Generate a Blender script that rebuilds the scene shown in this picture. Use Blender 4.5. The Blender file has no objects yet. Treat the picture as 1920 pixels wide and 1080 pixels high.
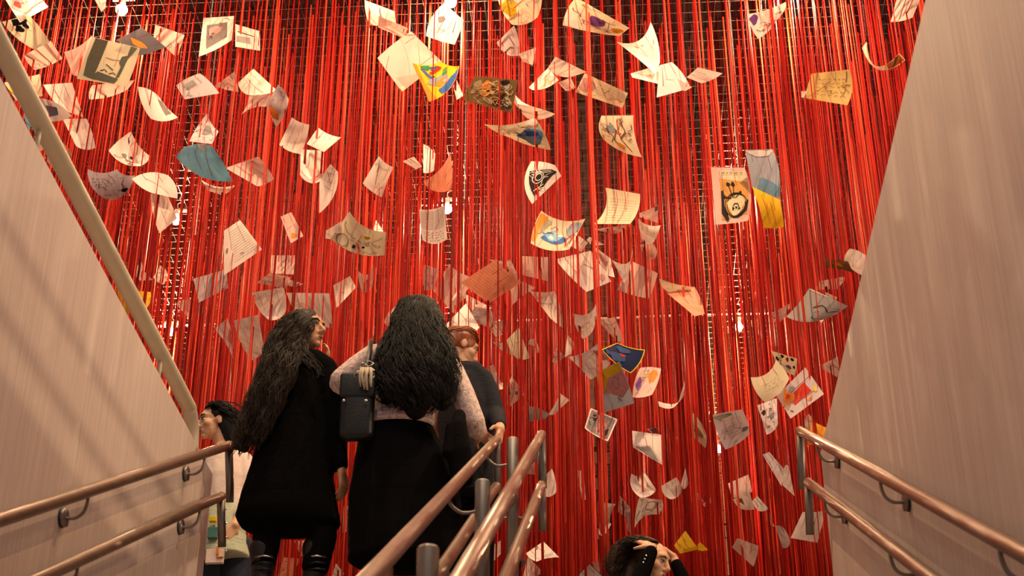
import bpy, bmesh, math, random
from mathutils import Vector, Matrix
random.seed(7)
sc = bpy.context.scene
COL = sc.collection
# ---------------------------------------------------------------- camera
F = 3120.0                                  # focal length in pixels of the 1920 px frame
PITCH, YAW = math.radians(30.3), math.radians(3.6)
EYE = Vector((0, 0, -3.12))                 # landing floor is z = 0, the camera stands on the stairs below it
FWD = Vector((-math.sin(YAW)*math.cos(PITCH), math.cos(YAW)*math.cos(PITCH), math.sin(PITCH)))
RGT = Vector((math.cos(YAW), math.sin(YAW), 0)); UPV = RGT.cross(FWD)
cam = bpy.data.cameras.new('camera'); camo = bpy.data.objects.new('camera', cam); COL.objects.link(camo)
camo.location = EYE
camo.rotation_euler = Matrix((RGT, UPV, -FWD)).transposed().to_euler()
cam.sensor_width = 36; cam.lens = 36*F/1920; cam.clip_start = .05; cam.clip_end = 200
cam.dof.use_dof = True; cam.dof.focus_distance = 13.0; cam.dof.aperture_fstop = 5.6
sc.camera = camo
# ---------------------------------------------------------------- light and exposure
w = bpy.data.worlds.new('world'); sc.world = w; w.use_nodes = True
w.node_tree.nodes['Background'].inputs[0].default_value = (1.0, .84, .80, 1)
w.node_tree.nodes['Background'].inputs[1].default_value = .17
sc.view_settings.view_transform = 'Standard'; sc.view_settings.look = 'None'
sc.view_settings.gamma = 1; sc.view_settings.use_curve_mapping = False
sc.view_settings.exposure = 0.2
sc.cycles.max_bounces = 8; sc.cycles.diffuse_bounces = 4
LAMP_POWER = 215.0                           # watts per bare bulb in the installation
WARM = (1.0, .68, .38)
def area(name, loc, target, size, power, col):
    l = bpy.data.lights.new(name, 'AREA'); l.energy = power; l.color = col; l.shape = 'DISK'; l.size = size
    o = bpy.data.objects.new(name, l); COL.objects.link(o); o.location = loc
    o.rotation_euler = (Vector(target)-Vector(loc)).to_track_quat('-Z', 'Y').to_euler(); return o
# ceiling floods of the hall, high above the stairs
area('hall_flood_light', (-1.5, 1.0, 9.5), (-.6, 11.0, 3.0), .8, 190, (1, .80, .62))
area('hall_flood_light', (2.2, 2.0, 9.5), (-.2, 12.0, 3.0), .8, 170, (1, .80, .62))
# gallery lamp on the upper floor to the right of the stairwell: throws the guard rail's shadow on the left wall
area('gallery_lamp_light', (8.2, 6.6, 2.75), (-2.2, 6.3, -.2), .16, 190, (1, .72, .45))
# cool fill added from below and behind the camera to tint the right wall
area('cool_fill_light', (-1.6, -4.2, -2.2), (1.2, 3.6, -1.0), 2.0, 28, (.62, .74, 1.0))
# ---------------------------------------------------------------- helpers
def ray(x, y): return FWD + RGT*((x-960)/F) + UPV*((540-y)/F)
def PY(x, y, Y): r = ray(x, y); return EYE + r*(Y/r.y)
def PX(x, y, X): r = ray(x, y); return EYE + r*(X/r.x)
def PZ(x, y, Z): r = ray(x, y); return EYE + r*((Z-EYE.z)/r.z)
def proj(p):
    v = Vector(p)-EYE; k = v.dot(FWD); return 960+F*v.dot(RGT)/k, 540-F*v.dot(UPV)/k, k
MATS = {}
def mat(name, col, rough=.6, metal=0, col2=None, nscale=8, stretch=(1, 1, 1), bump=0, bscale=40, spec=.5, trans=0, sheen=0, bstretch=None, thr=(.3, .7)):
    if name in MATS: return MATS[name]
    m = bpy.data.materials.new(name); m.use_nodes = True; nt = m.node_tree; N = nt.nodes; L = nt.links
    b = N['Principled BSDF']; b.inputs['Roughness'].default_value = rough; b.inputs['Metallic'].default_value = metal
    b.inputs['Specular IOR Level'].default_value = spec
    if sheen: b.inputs['Sheen Weight'].default_value = sheen
    tc = N.new('ShaderNodeTexCoord'); mp = N.new('ShaderNodeMapping'); mp.inputs['Scale'].default_value = stretch
    L.new(tc.outputs['Object'], mp.inputs['Vector'])
    c2 = col2 or tuple(c*.86 for c in col)
    nz = N.new('ShaderNodeTexNoise'); nz.inputs['Scale'].default_value = nscale; nz.inputs['Detail'].default_value = 4
    L.new(mp.outputs[0], nz.inputs['Vector'])
    rp = N.new('ShaderNodeValToRGB'); rp.color_ramp.elements[0].position = thr[0]; rp.color_ramp.elements[1].position = thr[1]
    rp.color_ramp.elements[0].color = (*c2, 1); rp.color_ramp.elements[1].color = (*col, 1)
    L.new(nz.outputs['Fac'], rp.inputs[0]); L.new(rp.outputs[0], b.inputs['Base Color'])
    if bump:
        n2 = N.new('ShaderNodeTexNoise'); n2.inputs['Scale'].default_value = bscale; n2.inputs['Detail'].default_value = 3
        m2 = N.new('ShaderNodeMapping'); m2.inputs['Scale'].default_value = bstretch or stretch
        L.new(tc.outputs['Object'], m2.inputs['Vector']); L.new(m2.outputs[0], n2.inputs['Vector'])
        bp = N.new('ShaderNodeBump'); bp.inputs['Strength'].default_value = bump; bp.inputs['Distance'].default_value = .01
        L.new(n2.outputs['Fac'], bp.inputs['Height']); L.new(bp.outputs[0], b.inputs['Normal'])
    if trans:
        tr = N.new('ShaderNodeBsdfTranslucent'); mx = N.new('ShaderNodeMixShader'); mx.inputs[0].default_value = trans
        L.new(rp.outputs[0], tr.inputs[0]); L.new(b.outputs[0], mx.inputs[1]); L.new(tr.outputs[0], mx.inputs[2])
        L.new(mx.outputs[0], N['Material Output'].inputs[0])
    MATS[name] = m; return m
def emit(name, col, s):
    m = bpy.data.materials.new(name); m.use_nodes = True; b = m.node_tree.nodes['Principled BSDF']
    b.inputs['Base Color'].default_value = (*col, 1); b.inputs['Emission Color'].default_value = (*col, 1)
    b.inputs['Emission Strength'].default_value = s; MATS[name] = m; return m
def mesh_obj(name, verts, faces, m, parent=None, smooth=False, midx=None):
    me = bpy.data.meshes.new(name); me.from_pydata([tuple(v) for v in verts], [], faces)
    for x in (m if isinstance(m, list) else [m]): me.materials.append(x)
    if midx: me.polygons.foreach_set('material_index', midx)
    if smooth: me.polygons.foreach_set('use_smooth', [True]*len(faces))
    me.update(); o = bpy.data.objects.new(name, me); COL.objects.link(o)
    if parent: o.parent = parent; o.matrix_parent_inverse = Matrix.Translation(parent.location).inverted()
    return o
def bm_obj(name, bm, m, parent=None, smooth=False):
    me = bpy.data.meshes.new(name); bm.to_mesh(me); bm.free()
    for x in (m if isinstance(m, list) else [m]): me.materials.append(x)
    if smooth: me.polygons.foreach_set('use_smooth', [True]*len(me.polygons))
    o = bpy.data.objects.new(name, me); COL.objects.link(o)
    if parent: o.parent = parent; o.matrix_parent_inverse = Matrix.Translation(parent.location).inverted()
    return o
def empty(name, loc):
    o = bpy.data.objects.new(name, None); o.empty_display_size = .1; COL.objects.link(o); o.location = loc; return o
def tag(o, label=None, cat=None, group=None, kind=None):
    if label: o['label'] = label
    if cat: o['category'] = cat
    if group: o['group'] = group
    if kind: o['kind'] = kind
    return o
def box(V, Fc, x0, x1, y0, y1, z0, z1):
    n = len(V)
    V += [(x0, y0, z0), (x1, y0, z0), (x1, y1, z0), (x0, y1, z0), (x0, y0, z1), (x1, y0, z1), (x1, y1, z1), (x0, y1, z1)]
    Fc += [tuple(n+i for i in q) for q in ((0, 3, 2, 1), (4, 5, 6, 7), (0, 1, 5, 4), (1, 2, 6, 5), (2, 3, 7, 6), (3, 0, 4, 7))]
def bevel(o, wd, seg=2):
    md = o.modifiers.new('bevel', 'BEVEL'); md.width = wd; md.segments = seg; md.limit_method = 'ANGLE'
def tube(V, Fc, pts, rad, n=8, cap=True, flat=1.0):
    """sweep a circle along a polyline; rad is a number or a list"""
    pts = [Vector(p) for p in pts]; b = len(V); k = len(pts); ref = None
    for i, p in enumerate(pts):
        t = (pts[min(i+1, k-1)]-pts[max(i-1, 0)])
        t = t.normalized() if t.length > 1e-9 else Vector((0, 0, 1))
        if ref is None: ref = t.orthogonal().normalized()
        ref = (ref - t*ref.dot(t)); ref = ref.normalized() if ref.length > 1e-6 else t.orthogonal().normalized()
        s = t.cross(ref); r = rad[i] if isinstance(rad, (list, tuple)) else rad
        for j in range(n):
            a = 2*math.pi*j/n; V.append(p + ref*(math.cos(a)*r) + s*(math.sin(a)*r*flat))
    for i in range(k-1):
        for j in range(n):
            a = b+i*n+j; c = b+i*n+(j+1) % n; Fc.append((a, c, c+n, a+n))
    if cap: Fc.append(tuple(b+j for j in reversed(range(n)))); Fc.append(tuple(b+(k-1)*n+j for j in range(n)))
def tube_obj(name, pts, rad, m, parent=None, n=10, flat=1.0):
    V, Fc = [], []; tube(V, Fc, pts, rad, n, True, flat); return mesh_obj(name, V, Fc, m, parent, True)
def smooth_path(pts, k=6):
    pts = [Vector(p) for p in pts]; out = []
    for i in range(len(pts)-1):
        p0, p1, p2, p3 = pts[max(i-1, 0)], pts[i], pts[i+1], pts[min(i+2, len(pts)-1)]
        for s in range(k):
            t = s/k; out.append(.5*((2*p1)+(p2-p0)*t+(2*p0-5*p1+4*p2-p3)*t*t+(3*p1-p0-3*p2+p3)*t**3))
    out.append(pts[-1]); return out
# ---------------------------------------------------------------- materials
M_PANEL = mat('brushed_panel', (.76, .60, .53), .55, 0, (.63, .49, .43), 14, (1, 3, .12), .15, 60, .35)
M_PIPE = mat('cream_pipe', (.66, .56, .40), .45, 0, (.60, .50, .35), 6)
M_STEEL = mat('brushed_steel', (.33, .225, .165), .38, .8, (.25, .165, .12), 30, (1, .1, 1))
M_BRKT = mat('bracket_steel', (.30, .25, .215), .42, .9)
M_DARKM = mat('dark_rubber', (.03, .025, .025), .6)
M_FLOOR = mat('floor_stone', (.20, .17, .15), .6, 0, None, 5)
M_STAIR = mat('stair_stone', (.30, .27, .25), .6, 0, None, 5)
M_BRICK = mat('brown_block', (.13, .055, .034), .85, 0, (.07, .028, .018), 3, (1, 1, 1), .4, 30)
M_BACK = mat('dark_mortar', (.035, .02, .015), .9)
M_ROPE = mat('red_rope', (.50, .015, .004), .6, 0, (.30, .006, .002), 3, (6, 6, .6), 0, spec=.12)
M_ROPE2 = mat('deep_red_rope', (.27, .004, .002), .65, 0, (.17, .002, .001), 3, (6, 6, .6), 0, spec=.1)
M_ROPE3 = mat('bright_red_rope', (.66, .060, .022), .55, 0, (.46, .024, .008), 3, (6, 6, .6), 0, spec=.15)
M_WIRE = mat('mesh_wire', (.19, .12, .09), .5, .5)
M_CORD = mat('white_cord', (.75, .68, .58), .5)
# ---------------------------------------------------------------- structure: stairs, floors, walls
FZ = -.10; LEDGE = 8.2; WL, WR = -2.22, 1.162; WTOP = .70
def sbox(name, *a, m=M_FLOOR, kind='structure', bev=0, parent=None):
    V, Fc = [], []; box(V, Fc, *a); o = mesh_obj(name, V, Fc, m, parent)
    if not parent: tag(o, kind=kind)
    if bev: bevel(o, bev)
    return o
sbox('floor', WL-.3, WR+.3, LEDGE, 22.0, FZ-.25, FZ)
sbox('floor_left', -12, WL-.3, -5, 22.0, FZ-.25, FZ)
sbox('floor_right', WR+.3, 9, -5, 22.0, FZ-.25, FZ)
V, Fc = [], []
for i in range(30):
    box(V, Fc, WL, WR, LEDGE-.30*(i+1), LEDGE-.30*i+.02, FZ-.166*(i+1)-.25, FZ-.166*(i+1))
tag(mesh_obj('stairs', V, Fc, M_STAIR), kind='structure')
sbox('floor_lower', WL, WR, -5, LEDGE-.30*30, -5.6, FZ-.166*30)
sbox('wall_left', WL-.12, WL, -5, 8.49, -5.4, WTOP, m=M_PANEL, bev=.006)
sbox('wall_right', WR, WR+.12, -5, 8.40, -5.4, WTOP, m=M_PANEL, bev=.006)
# back wall of projecting blocks
YB = 22.0
wb = sbox('wall_back', -12, 9, YB+.05, YB+.3, 0, 18.5, m=M_BACK)
BW, BH = .183, .192
V, Fc = [], []; box(V, Fc, -BW/2+.006, BW/2-.006, -.12, .06, -BH/2+.007, BH/2-.007)
bme = bpy.data.meshes.new('brick'); bme.from_pydata(V, [], Fc); bme.materials.append(M_BRICK)
GV, GF = [], []; nb = 0; cand = []
rows = []; z = 2.2
gaps = [4.7, 6.92, 9.13, 11.06, 13.2, 15.4]
while z < 17.5:
    if any(abs(z+BH/2-g) < BH/2 for g in gaps): z += .09
    rows.append(z+BH/2); z += BH
for r, zc in enumerate(rows):
    for c in range(int(20/BW)):
        xc = -11.6+c*BW+(BW/2 if r % 2 else 0)
        pr = .045*((c+r//2) % 2)+random.uniform(0, .03)
        px, py, k = proj((xc, YB-.1, zc))
        cand.append((abs(px-1125) if -10 < py < 1090 else 9e9, xc, pr, zc))
cand.sort()
for i, (s, xc, pr, zc) in enumerate(cand):
    if i < 300:
        o = bpy.data.objects.new('brick', bme); COL.objects.link(o); o.location = (xc, YB-pr, zc); o.parent = wb
    else: box(GV, GF, xc-BW/2+.006, xc+BW/2-.006, YB-pr-.12, YB+.06, zc-BH/2+.007, zc+BH/2-.007)
tag(mesh_obj('brick_courses', GV, GF, M_BRICK, wb), kind='stuff')
# ---------------------------------------------------------------- guard pipe on the left wall
gp = empty('guard_pipe', (WL-.03, 2.0, WTOP))
tag(gp, 'thick cream round guard pipe raised along the top of the left wall', 'handrail')
PZc = .86
tube_obj('pipe', smooth_path([(WL-.03, -4.5, PZc), (WL-.03, 0, PZc), (WL-.03, 6.5, PZc), (WL-.03, 7.80, PZc), (WL-.03, 7.98, PZc-.015), (WL-.03, 8.06, PZc-.08), (WL-.03, 8.09, PZc-.17), (WL-.03, 8.095, WTOP-.02)], 6), .040, M_PIPE, gp, 20)
for yy in (1.0, 3.2, 5.35, 7.35):
    tube_obj('bracket', [(WL-.03, yy, WTOP-.02), (WL-.03, yy, PZc-.02)], .011, M_PIPE, gp, 10)
gr = empty('guard_pipe', (WR+.20, 2.0, WTOP))
tag(gr, 'cream double guard pipe set back behind the top of the right wall', 'handrail')
for zz in (.88, 1.09): tube_obj('pipe', [(WR+.20, -4.5, zz), (WR+.20, 8.1, zz)], .030, M_PIPE, gr, 16)
for yy in (-1.0, 1.2, 3.4, 5.6, 7.8): tube_obj('bracket', [(WR+.20, yy, FZ), (WR+.20, yy, 1.07)], .011, M_PIPE, gr, 10)
# ---------------------------------------------------------------- handrails
TA = .555; CA = 1/math.sqrt(1+TA*TA)
def rail_pts(X, yend, zend, y0=-1.5): return [(X, y0, zend-(yend-y0)*TA), (X, yend, zend)]
def bracket(root, X, Xw, Y, zr):
    """J shaped arm from wall disc to underside of rail"""
    s = 1 if X > Xw else -1
    V, Fc = [], []
    tube(V, Fc, smooth_path([(Xw, Y, zr-.115), (Xw+(X-Xw)*.55, Y, zr-.118), (X-.012*s, Y, zr-.095), (X, Y, zr-.055), (X, Y, zr-.02)], 5), .0075, 8)
    a = mesh_obj('bracket', V, Fc, M_BRKT, root, True)
    d = tube_obj('wall_disc', [(Xw, Y, zr-.115), (Xw+.022*s, Y, zr-.115)], .038, M_BRKT, a, 20)
    d2 = tube_obj('disc_gasket', [(Xw-.001*s, Y, zr-.115), (Xw+.010*s, Y, zr-.115)], .041, M_DARKM, a, 20)
def side_rail(name, X, Xw, ups, lows, lab, brU, brL):
    yu, zu = ups; yl, zl = lows
    root = empty(name, (X, yu, 0)); tag(root, lab, 'handrail')
    tube_obj('upper_rail', rail_pts(X, yu, zu), .0265, M_STEEL, root, 20)
    tube_obj('lower_rail', rail_pts(X, yl, zl), .0265, M_STEEL, root, 20)
    tube_obj('return_post', [(X, yu-.012, zu-.004), (X, yu+.10, zu-.20), (X, yu+.13, zu-.29)], .023, M_BRKT, root, 16)
    tube_obj('return_post', [(X, yl-.012, zl-.004), (X, yl+.10, zl-.20), (X, yl+.12, zl-.25)], .023, M_BRKT, root, 16)
    for (px, py) in brU:
        p = PX(px, py, X); bracket(root, X, Xw, p.y, zu-(yu-p.y)*TA)
    for (px, py) in brL:
        p = PX(px, py, X); bracket(root, X, Xw, p.y, zl-(yl-p.y)*TA)
    for Y in (1.2, 3.0): bracket(root, X, Xw, Y, zu-(yu-Y)*TA)
side_rail('wall_handrail', -2.12, WL, (8.40, .833), (8.33, .495), 'double steel handrail bracketed to the left stair wall',
          [(166, 925), (384, 852)], [(375, 950), (147, 1050)])
side_rail('wall_handrail', 1.062, WR, (8.40, .827), (8.27, .463), 'double steel handrail bracketed to the right stair wall',
          [(1532, 826), (1650, 893), (1873, 1015)], [(1545, 930), (1668, 1024)])
XC = -.491
cr = empty('centre_handrail', (XC, LEDGE, 0)); tag(cr, 'four parallel steel handrails on posts up the middle of the stairs', 'handrail')
for X, (yu, zu), (yl, zl) in ((-.618, (8.42, .832), (8.42, .55)), (-.365, (8.40, .847), (8.34, .515))):
    tube_obj('upper_rail', rail_pts(X, yu, zu), .0265, M_STEEL, cr, 20)
    tube_obj('lower_rail', rail_pts(X, yl, zl), .0265, M_STEEL, cr, 20)
    tube_obj('return_post', [(X, yu-.012, zu-.004), (X, yu+.10, zu-.18), (X, yu+.12, zu-.27)], .023, M_BRKT, cr, 16)
    if X > -.5: tube_obj('return_post', [(X, yl-.012, zl-.004), (X, yl+.09, zl-.15), (X, yl+.10, zl-.22)], .023, M_BRKT, cr, 16)
for (px, py) in ((803, 1026), (905, 902), (961, 822)):
    p = PX(px, py, XC); zt = p.z
    st = math.ceil((LEDGE-p.y)/.30); zb = FZ-.166*max(st, 0)
    po = tube_obj('post', [(XC, p.y, zb), (XC, p.y, zt-.006), (XC, p.y, zt)], [.030, .030, .026], M_BRKT, cr, 20)
    for X in (-.618, -.365):
        for (ye, ze) in (((8.41, .84), (8.38, .53))):
            zr = ze-(ye-p.y)*TA
            if zr-.1 > zt: continue
            zw = min(zr-.06, zt-.02)
            V, Fc = [], []
            tube(V, Fc, smooth_path([(XC, p.y, zr-.10), (XC+(X-XC)*.6, p.y, zr-.112), (X, p.y, zr-.07), (X, p.y, zr-.02)], 5), .007, 8)
            mesh_obj('bracket', V, Fc, M_BRKT, po, True)
# ---------------------------------------------------------------- wire mesh ceiling, lamps, conduits
ZM = 6.08
V, Fc = [], []
x0, x1, y0, y1 = -9.5, 7.2, 7.0, 21.6
G = .13
for i in range(int((x1-x0)/G)+1):
    X = x0+i*G; tube(V, Fc, [(X, y0, ZM), (X, y1, ZM)], .0016, 4, False)
for j in range(int((y1-y0)/G)+1):
    Y = y0+j*G; tube(V, Fc, [(x0, Y, ZM+.003), (x1, Y, ZM+.003)], .0021, 4, False)
wm = mesh_obj('wire_mesh', V, Fc, M_WIRE); tag(wm, 'horizontal steel wire mesh overhead that carries the red ropes', 'wire mesh')
M_BULB = emit('bulb_glow', (1, .78, .50), 60)
def ell(V, Fc, c, r, nu=14, nv=9):
    b = len(V); c = Vector(c)
    for i in range(nv+1):
        a = math.pi*i/nv
        for j in range(nu):
            t = 2*math.pi*j/nu; V.append(c+Vector((r[0]*math.sin(a)*math.cos(t), r[1]*math.sin(a)*math.sin(t), r[2]*math.cos(a))))
    for i in range(nv):
        for j in range(nu):
            Fc.append((b+i*nu+j, b+(i+1)*nu+j, b+(i+1)*nu+(j+1) % nu, b+i*nu+(j+1) % nu))
def lamp(px, py, X=None, Y=None, lab='', cordlen=.9, power=1.0, zd=.15):
    p = PZ(px, py, ZM-zd) if X is None else Vector((X, Y, ZM-zd))
    root = empty('hanging_lamp', (p.x, p.y, p.z)); tag(root, lab, 'lamp', 'bare bulbs in the installation')
    V, Fc = [], []; ell(V, Fc, p, (.050, .050, .048)); mesh_obj('bulb', V, Fc, M_BULB, root, True)
    tube_obj('socket', [(p.x, p.y, p.z+.035), (p.x, p.y, p.z+.06), (p.x, p.y, p.z+.11)], [.026, .030, .020], M_CORD, root, 12)
    V, Fc = [], []; box(V, Fc, p.x-.09, p.x+.10, p.y-.02, p.y+.02, p.z+.10, p.z+.128); o = mesh_obj('mounting_plate', V, Fc, M_CORD, root); bevel(o, .006)
    pts = [(p.x+.02, p.y, p.z+.12)]; rr = random.Random(px)
    n = 44
    for i in range(1, n):
        h = cordlen*i/n; a = i*1.35; r = .012+.02*max(0, math.sin(i*.33+rr.random()*.6))
        pts.append((p.x+.02+.10*h+r*math.cos(a), p.y+r*math.sin(a), p.z+.12+h))
    pts.append((p.x+.12*cordlen, p.y, p.z+.12+cordlen+4))
    tube_obj('cord', pts, .006, M_CORD, root, 6)
    l = bpy.data.lights.new('bulb_light', 'POINT'); l.energy = LAMP_POWER*power; l.color = WARM; l.shadow_soft_size = .015
    lo = bpy.data.objects.new('bulb_light', l); COL.objects.link(lo); lo.location = p-Vector((0, 0, .10)); lo.parent = root
    lo.matrix_parent_inverse = Matrix.Translation(root.location).inverted()
lamp(228, 18, lab='glowing bare bulb at the upper left above the face drawing', power=.8)
lamp(845, 4, lab='glowing bare bulb at the top edge in the middle', power=.95)
lamp(1470, -22, lab='glowing bare bulb just above the frame at the upper right')
lamp(330, 413, lab='glowing bare bulb at the left beside a white curled sheet', power=1.4)
lamp(838, 392, lab='glowing bare bulb beside the ruled white sheet in the middle', power=1.4)
lamp(1378, 372, lab='glowing bare bulb hidden behind the smiling lemon drawing')
lamp(320, 622, lab='glowing bare bulb at the lower left beside the cream pipe', cordlen=1.25, power=2.2)
lamp(848, 625, lab='glowing bare bulb hidden behind the woman in the knitted sweater', power=2.4)
lamp(1385, 613, lab='glowing bare bulb with white cords at the right among mesh wires', cordlen=1.25, power=2.2)
lamp(1348, 842, lab='small far bulb low at the right above the white folded sheets', power=2.0)
for X in (-4.0, -1.2, 1.6):
    lamp(int(X*10), 0, X, 7.6, 'bare bulb overhead above the landing, %s of three' % {-4.0: 'leftmost', -1.2: 'middle', 1.6: 'rightmost'}[X], power={-4.0: .6, -1.2: 2.2, 1.6: 2.2}[X])
def conduit(pa, pb, zz, lab):
    a, b = PZ(*pa, zz), PZ(*pb, zz); b.y = a.y
    o = tube_obj('conduit', [a+(b-a)*(i/6)+Vector((0, 0, .006*math.sin(i*2.3))) for i in range(7)], .011, M_CORD, None, 8)
    tag(o, lab, 'conduit')
conduit((925, 602), (1560, 596), ZM-.03, 'thin pale metal conduit running level past the right bulb')
conduit((270, 612), (405, 612), ZM-.03, 'thin pale metal conduit running level past the lower left bulb')
conduit((782, 386), (856, 382), ZM-.03, 'short pale conduit beside the bulb over the ruled sheet')
# ---------------------------------------------------------------- red ropes
rng = random.Random(3)
# the rows part around the bulbs and their cords
CLEAR = [(a, PZ(a, b, ZM-.15).y, ZM-.15, c) for a, b, c in ((228, 18, 5), (845, 4, 5), (330, 413, 4), (838, 392, 5), (320, 622, 4.5), (1387, 613, 6), (1348, 842, 3))]
def rope_mesh(seed, r, sides=5):
    q = random.Random(seed); V, Fc = [], []
    n = 6; pts = []; sx, sy = q.uniform(-.03, .03), q.uniform(-.03, .03)
    top, bot = 0, -(ZM-q.uniform(.06, .35))
    for i in range(n+1):
        t = i/n; pts.append((sx*t+q.uniform(-.006, .006)*(0 < i < n), sy*t+q.uniform(-.006, .006)*(0 < i < n), top+(bot-top)*t))
    tube(V, Fc, pts, r, sides); return V, Fc
VAR = [rope_mesh(100+i, [.0026, .0034, .0045, .006, .0075, .0095][i % 6]) for i in range(18)]
RME = []
for i, (V, Fc) in enumerate(VAR):
    me = bpy.data.meshes.new('rope'); me.from_pydata([tuple(v) for v in V], [], Fc); me.materials.append((M_ROPE2, M_ROPE, M_ROPE, M_ROPE2, M_ROPE3, M_ROPE)[i % 6 if i < 12 else (i+1) % 6])
    me.polygons.foreach_set('use_smooth', [True]*len(Fc)); RME.append(me)
RV, RF, RM = [], [], []; nr = 0; ROPES = []
Y = 9.95
while Y < 21.4:
    xa = PY(-60, 700, Y).x-.9; xb = PY(1800, 700, Y).x+.9
    i = int(xa/G)
    while i*G < xb:
        X = i*G+.065; i += 1
        if rng.random() < (.10 if Y > 10.3 else .62): continue
        if Y < 10.45 and (abs(X-.62) < .62 or X < -1.25 and Y < 10.2): continue
        x, y = X+rng.uniform(-.022, .022), Y+rng.uniform(-.03, .03)
        k = rng.randrange(18)
        if any(y < ly+.1 and abs(proj((x, y, min(ZM, EYE.z+(lz-EYE.z)*y/ly)))[0]-lx) < lw for lx, ly, lz, lw in CLEAR): continue
        px, py, d = proj((x, y, 3))
        if nr < 300 and 20 < px < 1600:
            nr += 1; o = bpy.data.objects.new('hanging_rope', RME[k]); COL.objects.link(o); o.location = (x, y, ZM)
            tag(o, 'red rope hanging straight down in the front rows of the installation', 'rope', 'red ropes in the front rows')
        else:
            V, Fc = VAR[k]; b = len(RV); RV += [(v[0]+x, v[1]+y, v[2]+ZM) for v in V]
            RF += [tuple(b+j for j in f) for f in Fc]; RM += [(1, 0, 0, 1, 2, 0)[k % 6 if k < 12 else (k+1) % 6]]*len(Fc)
    Y += .13 if Y < 12 else .21
# the last rows hang closer together in front of the wall, from a higher mesh
for Y in (20.3, 20.55, 20.8, 21.05, 21.3):
    X = -11.2
    while X < 7.0:
        X += .115
        if rng.random() < .30 or -.42 < X < -.05 or 1.02 < X < 1.2: continue
        b = len(RV); x = X+rng.uniform(-.03, .03); s_ = rng.uniform(-.03, .03); n0 = len(RF)
        tube(RV, RF, [(x, Y, 16.4), (x+s_, Y, 10), (x, Y, rng.uniform(.1, .5))], rng.uniform(.006, .011), 5)
        RM += [rng.choice((0, 1, 1))]*(len(RF)-n0)
o = mesh_obj('rope_curtain', RV, RF, [M_ROPE, M_ROPE2, M_ROPE3], None, True, RM)
tag(o, 'dense curtain of red ropes behind the front rows, hanging from the mesh', 'ropes', None, 'stuff')
# ---------------------------------------------------------------- paper sheets
PAL = dict(w=(.92, .77, .68), c=(.80, .66, .44), p=(.86, .57, .49), g=(.40, .36, .34), k=(.14, .12, .13), t=(.62, .42, .16), y=(.90, .52, .02),
           o=(.90, .36, .02), r=(.95, .36, .22), b=(.22, .50, .66), s=(.46, .50, .58), n=(.012, .022, .085), d=(.16, .085, .03), v=(.68, .55, .55), f=(.50, .41, .28), q=(.74, .45, .38))  # f is the cream paper darkened, its backlit shade put into the colour
PM = {k: mat('paper_'+k, c, .75, 0, tuple(x*.9 for x in c), 5, (1, 1, 1), .12, 14, .25, .22) for k, c in PAL.items()}
INK = dict(K=(.015, .012, .012), B=(.05, .13, .40), R=(.62, .03, .02), G=(.03, .24, .07), Y=(.85, .55, .02), O=(.78, .26, .03), U=(.20, .07, .28), N=(.16, .08, .035),
           L=(.22, .45, .62), W=(.85, .74, .64), E=(.26, .21, .20), P=(.72, .34, .33), C=(.70, .55, .33), A=(.30, .31, .36), M=(.42, .34, .22), Z=(.085, .075, .05), H=(.60, .27, .07), D=(.03, .07, .19))
IM = {k: mat('ink_'+k, c, .7, 0, tuple(x*.8 for x in c), 30, spec=.2) for k, c in INK.items()}
M_THREAD = mat('dark_red_thread', (.30, .012, .008), .7)
OFF = {}
for j in range(2):
    for i in range(4):
        OFF['R%d' % (j*4+i+1)] = (480*i, 270*j); OFF['S%d' % (j*4+i+1)] = (480*i, 540+270*j)
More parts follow.
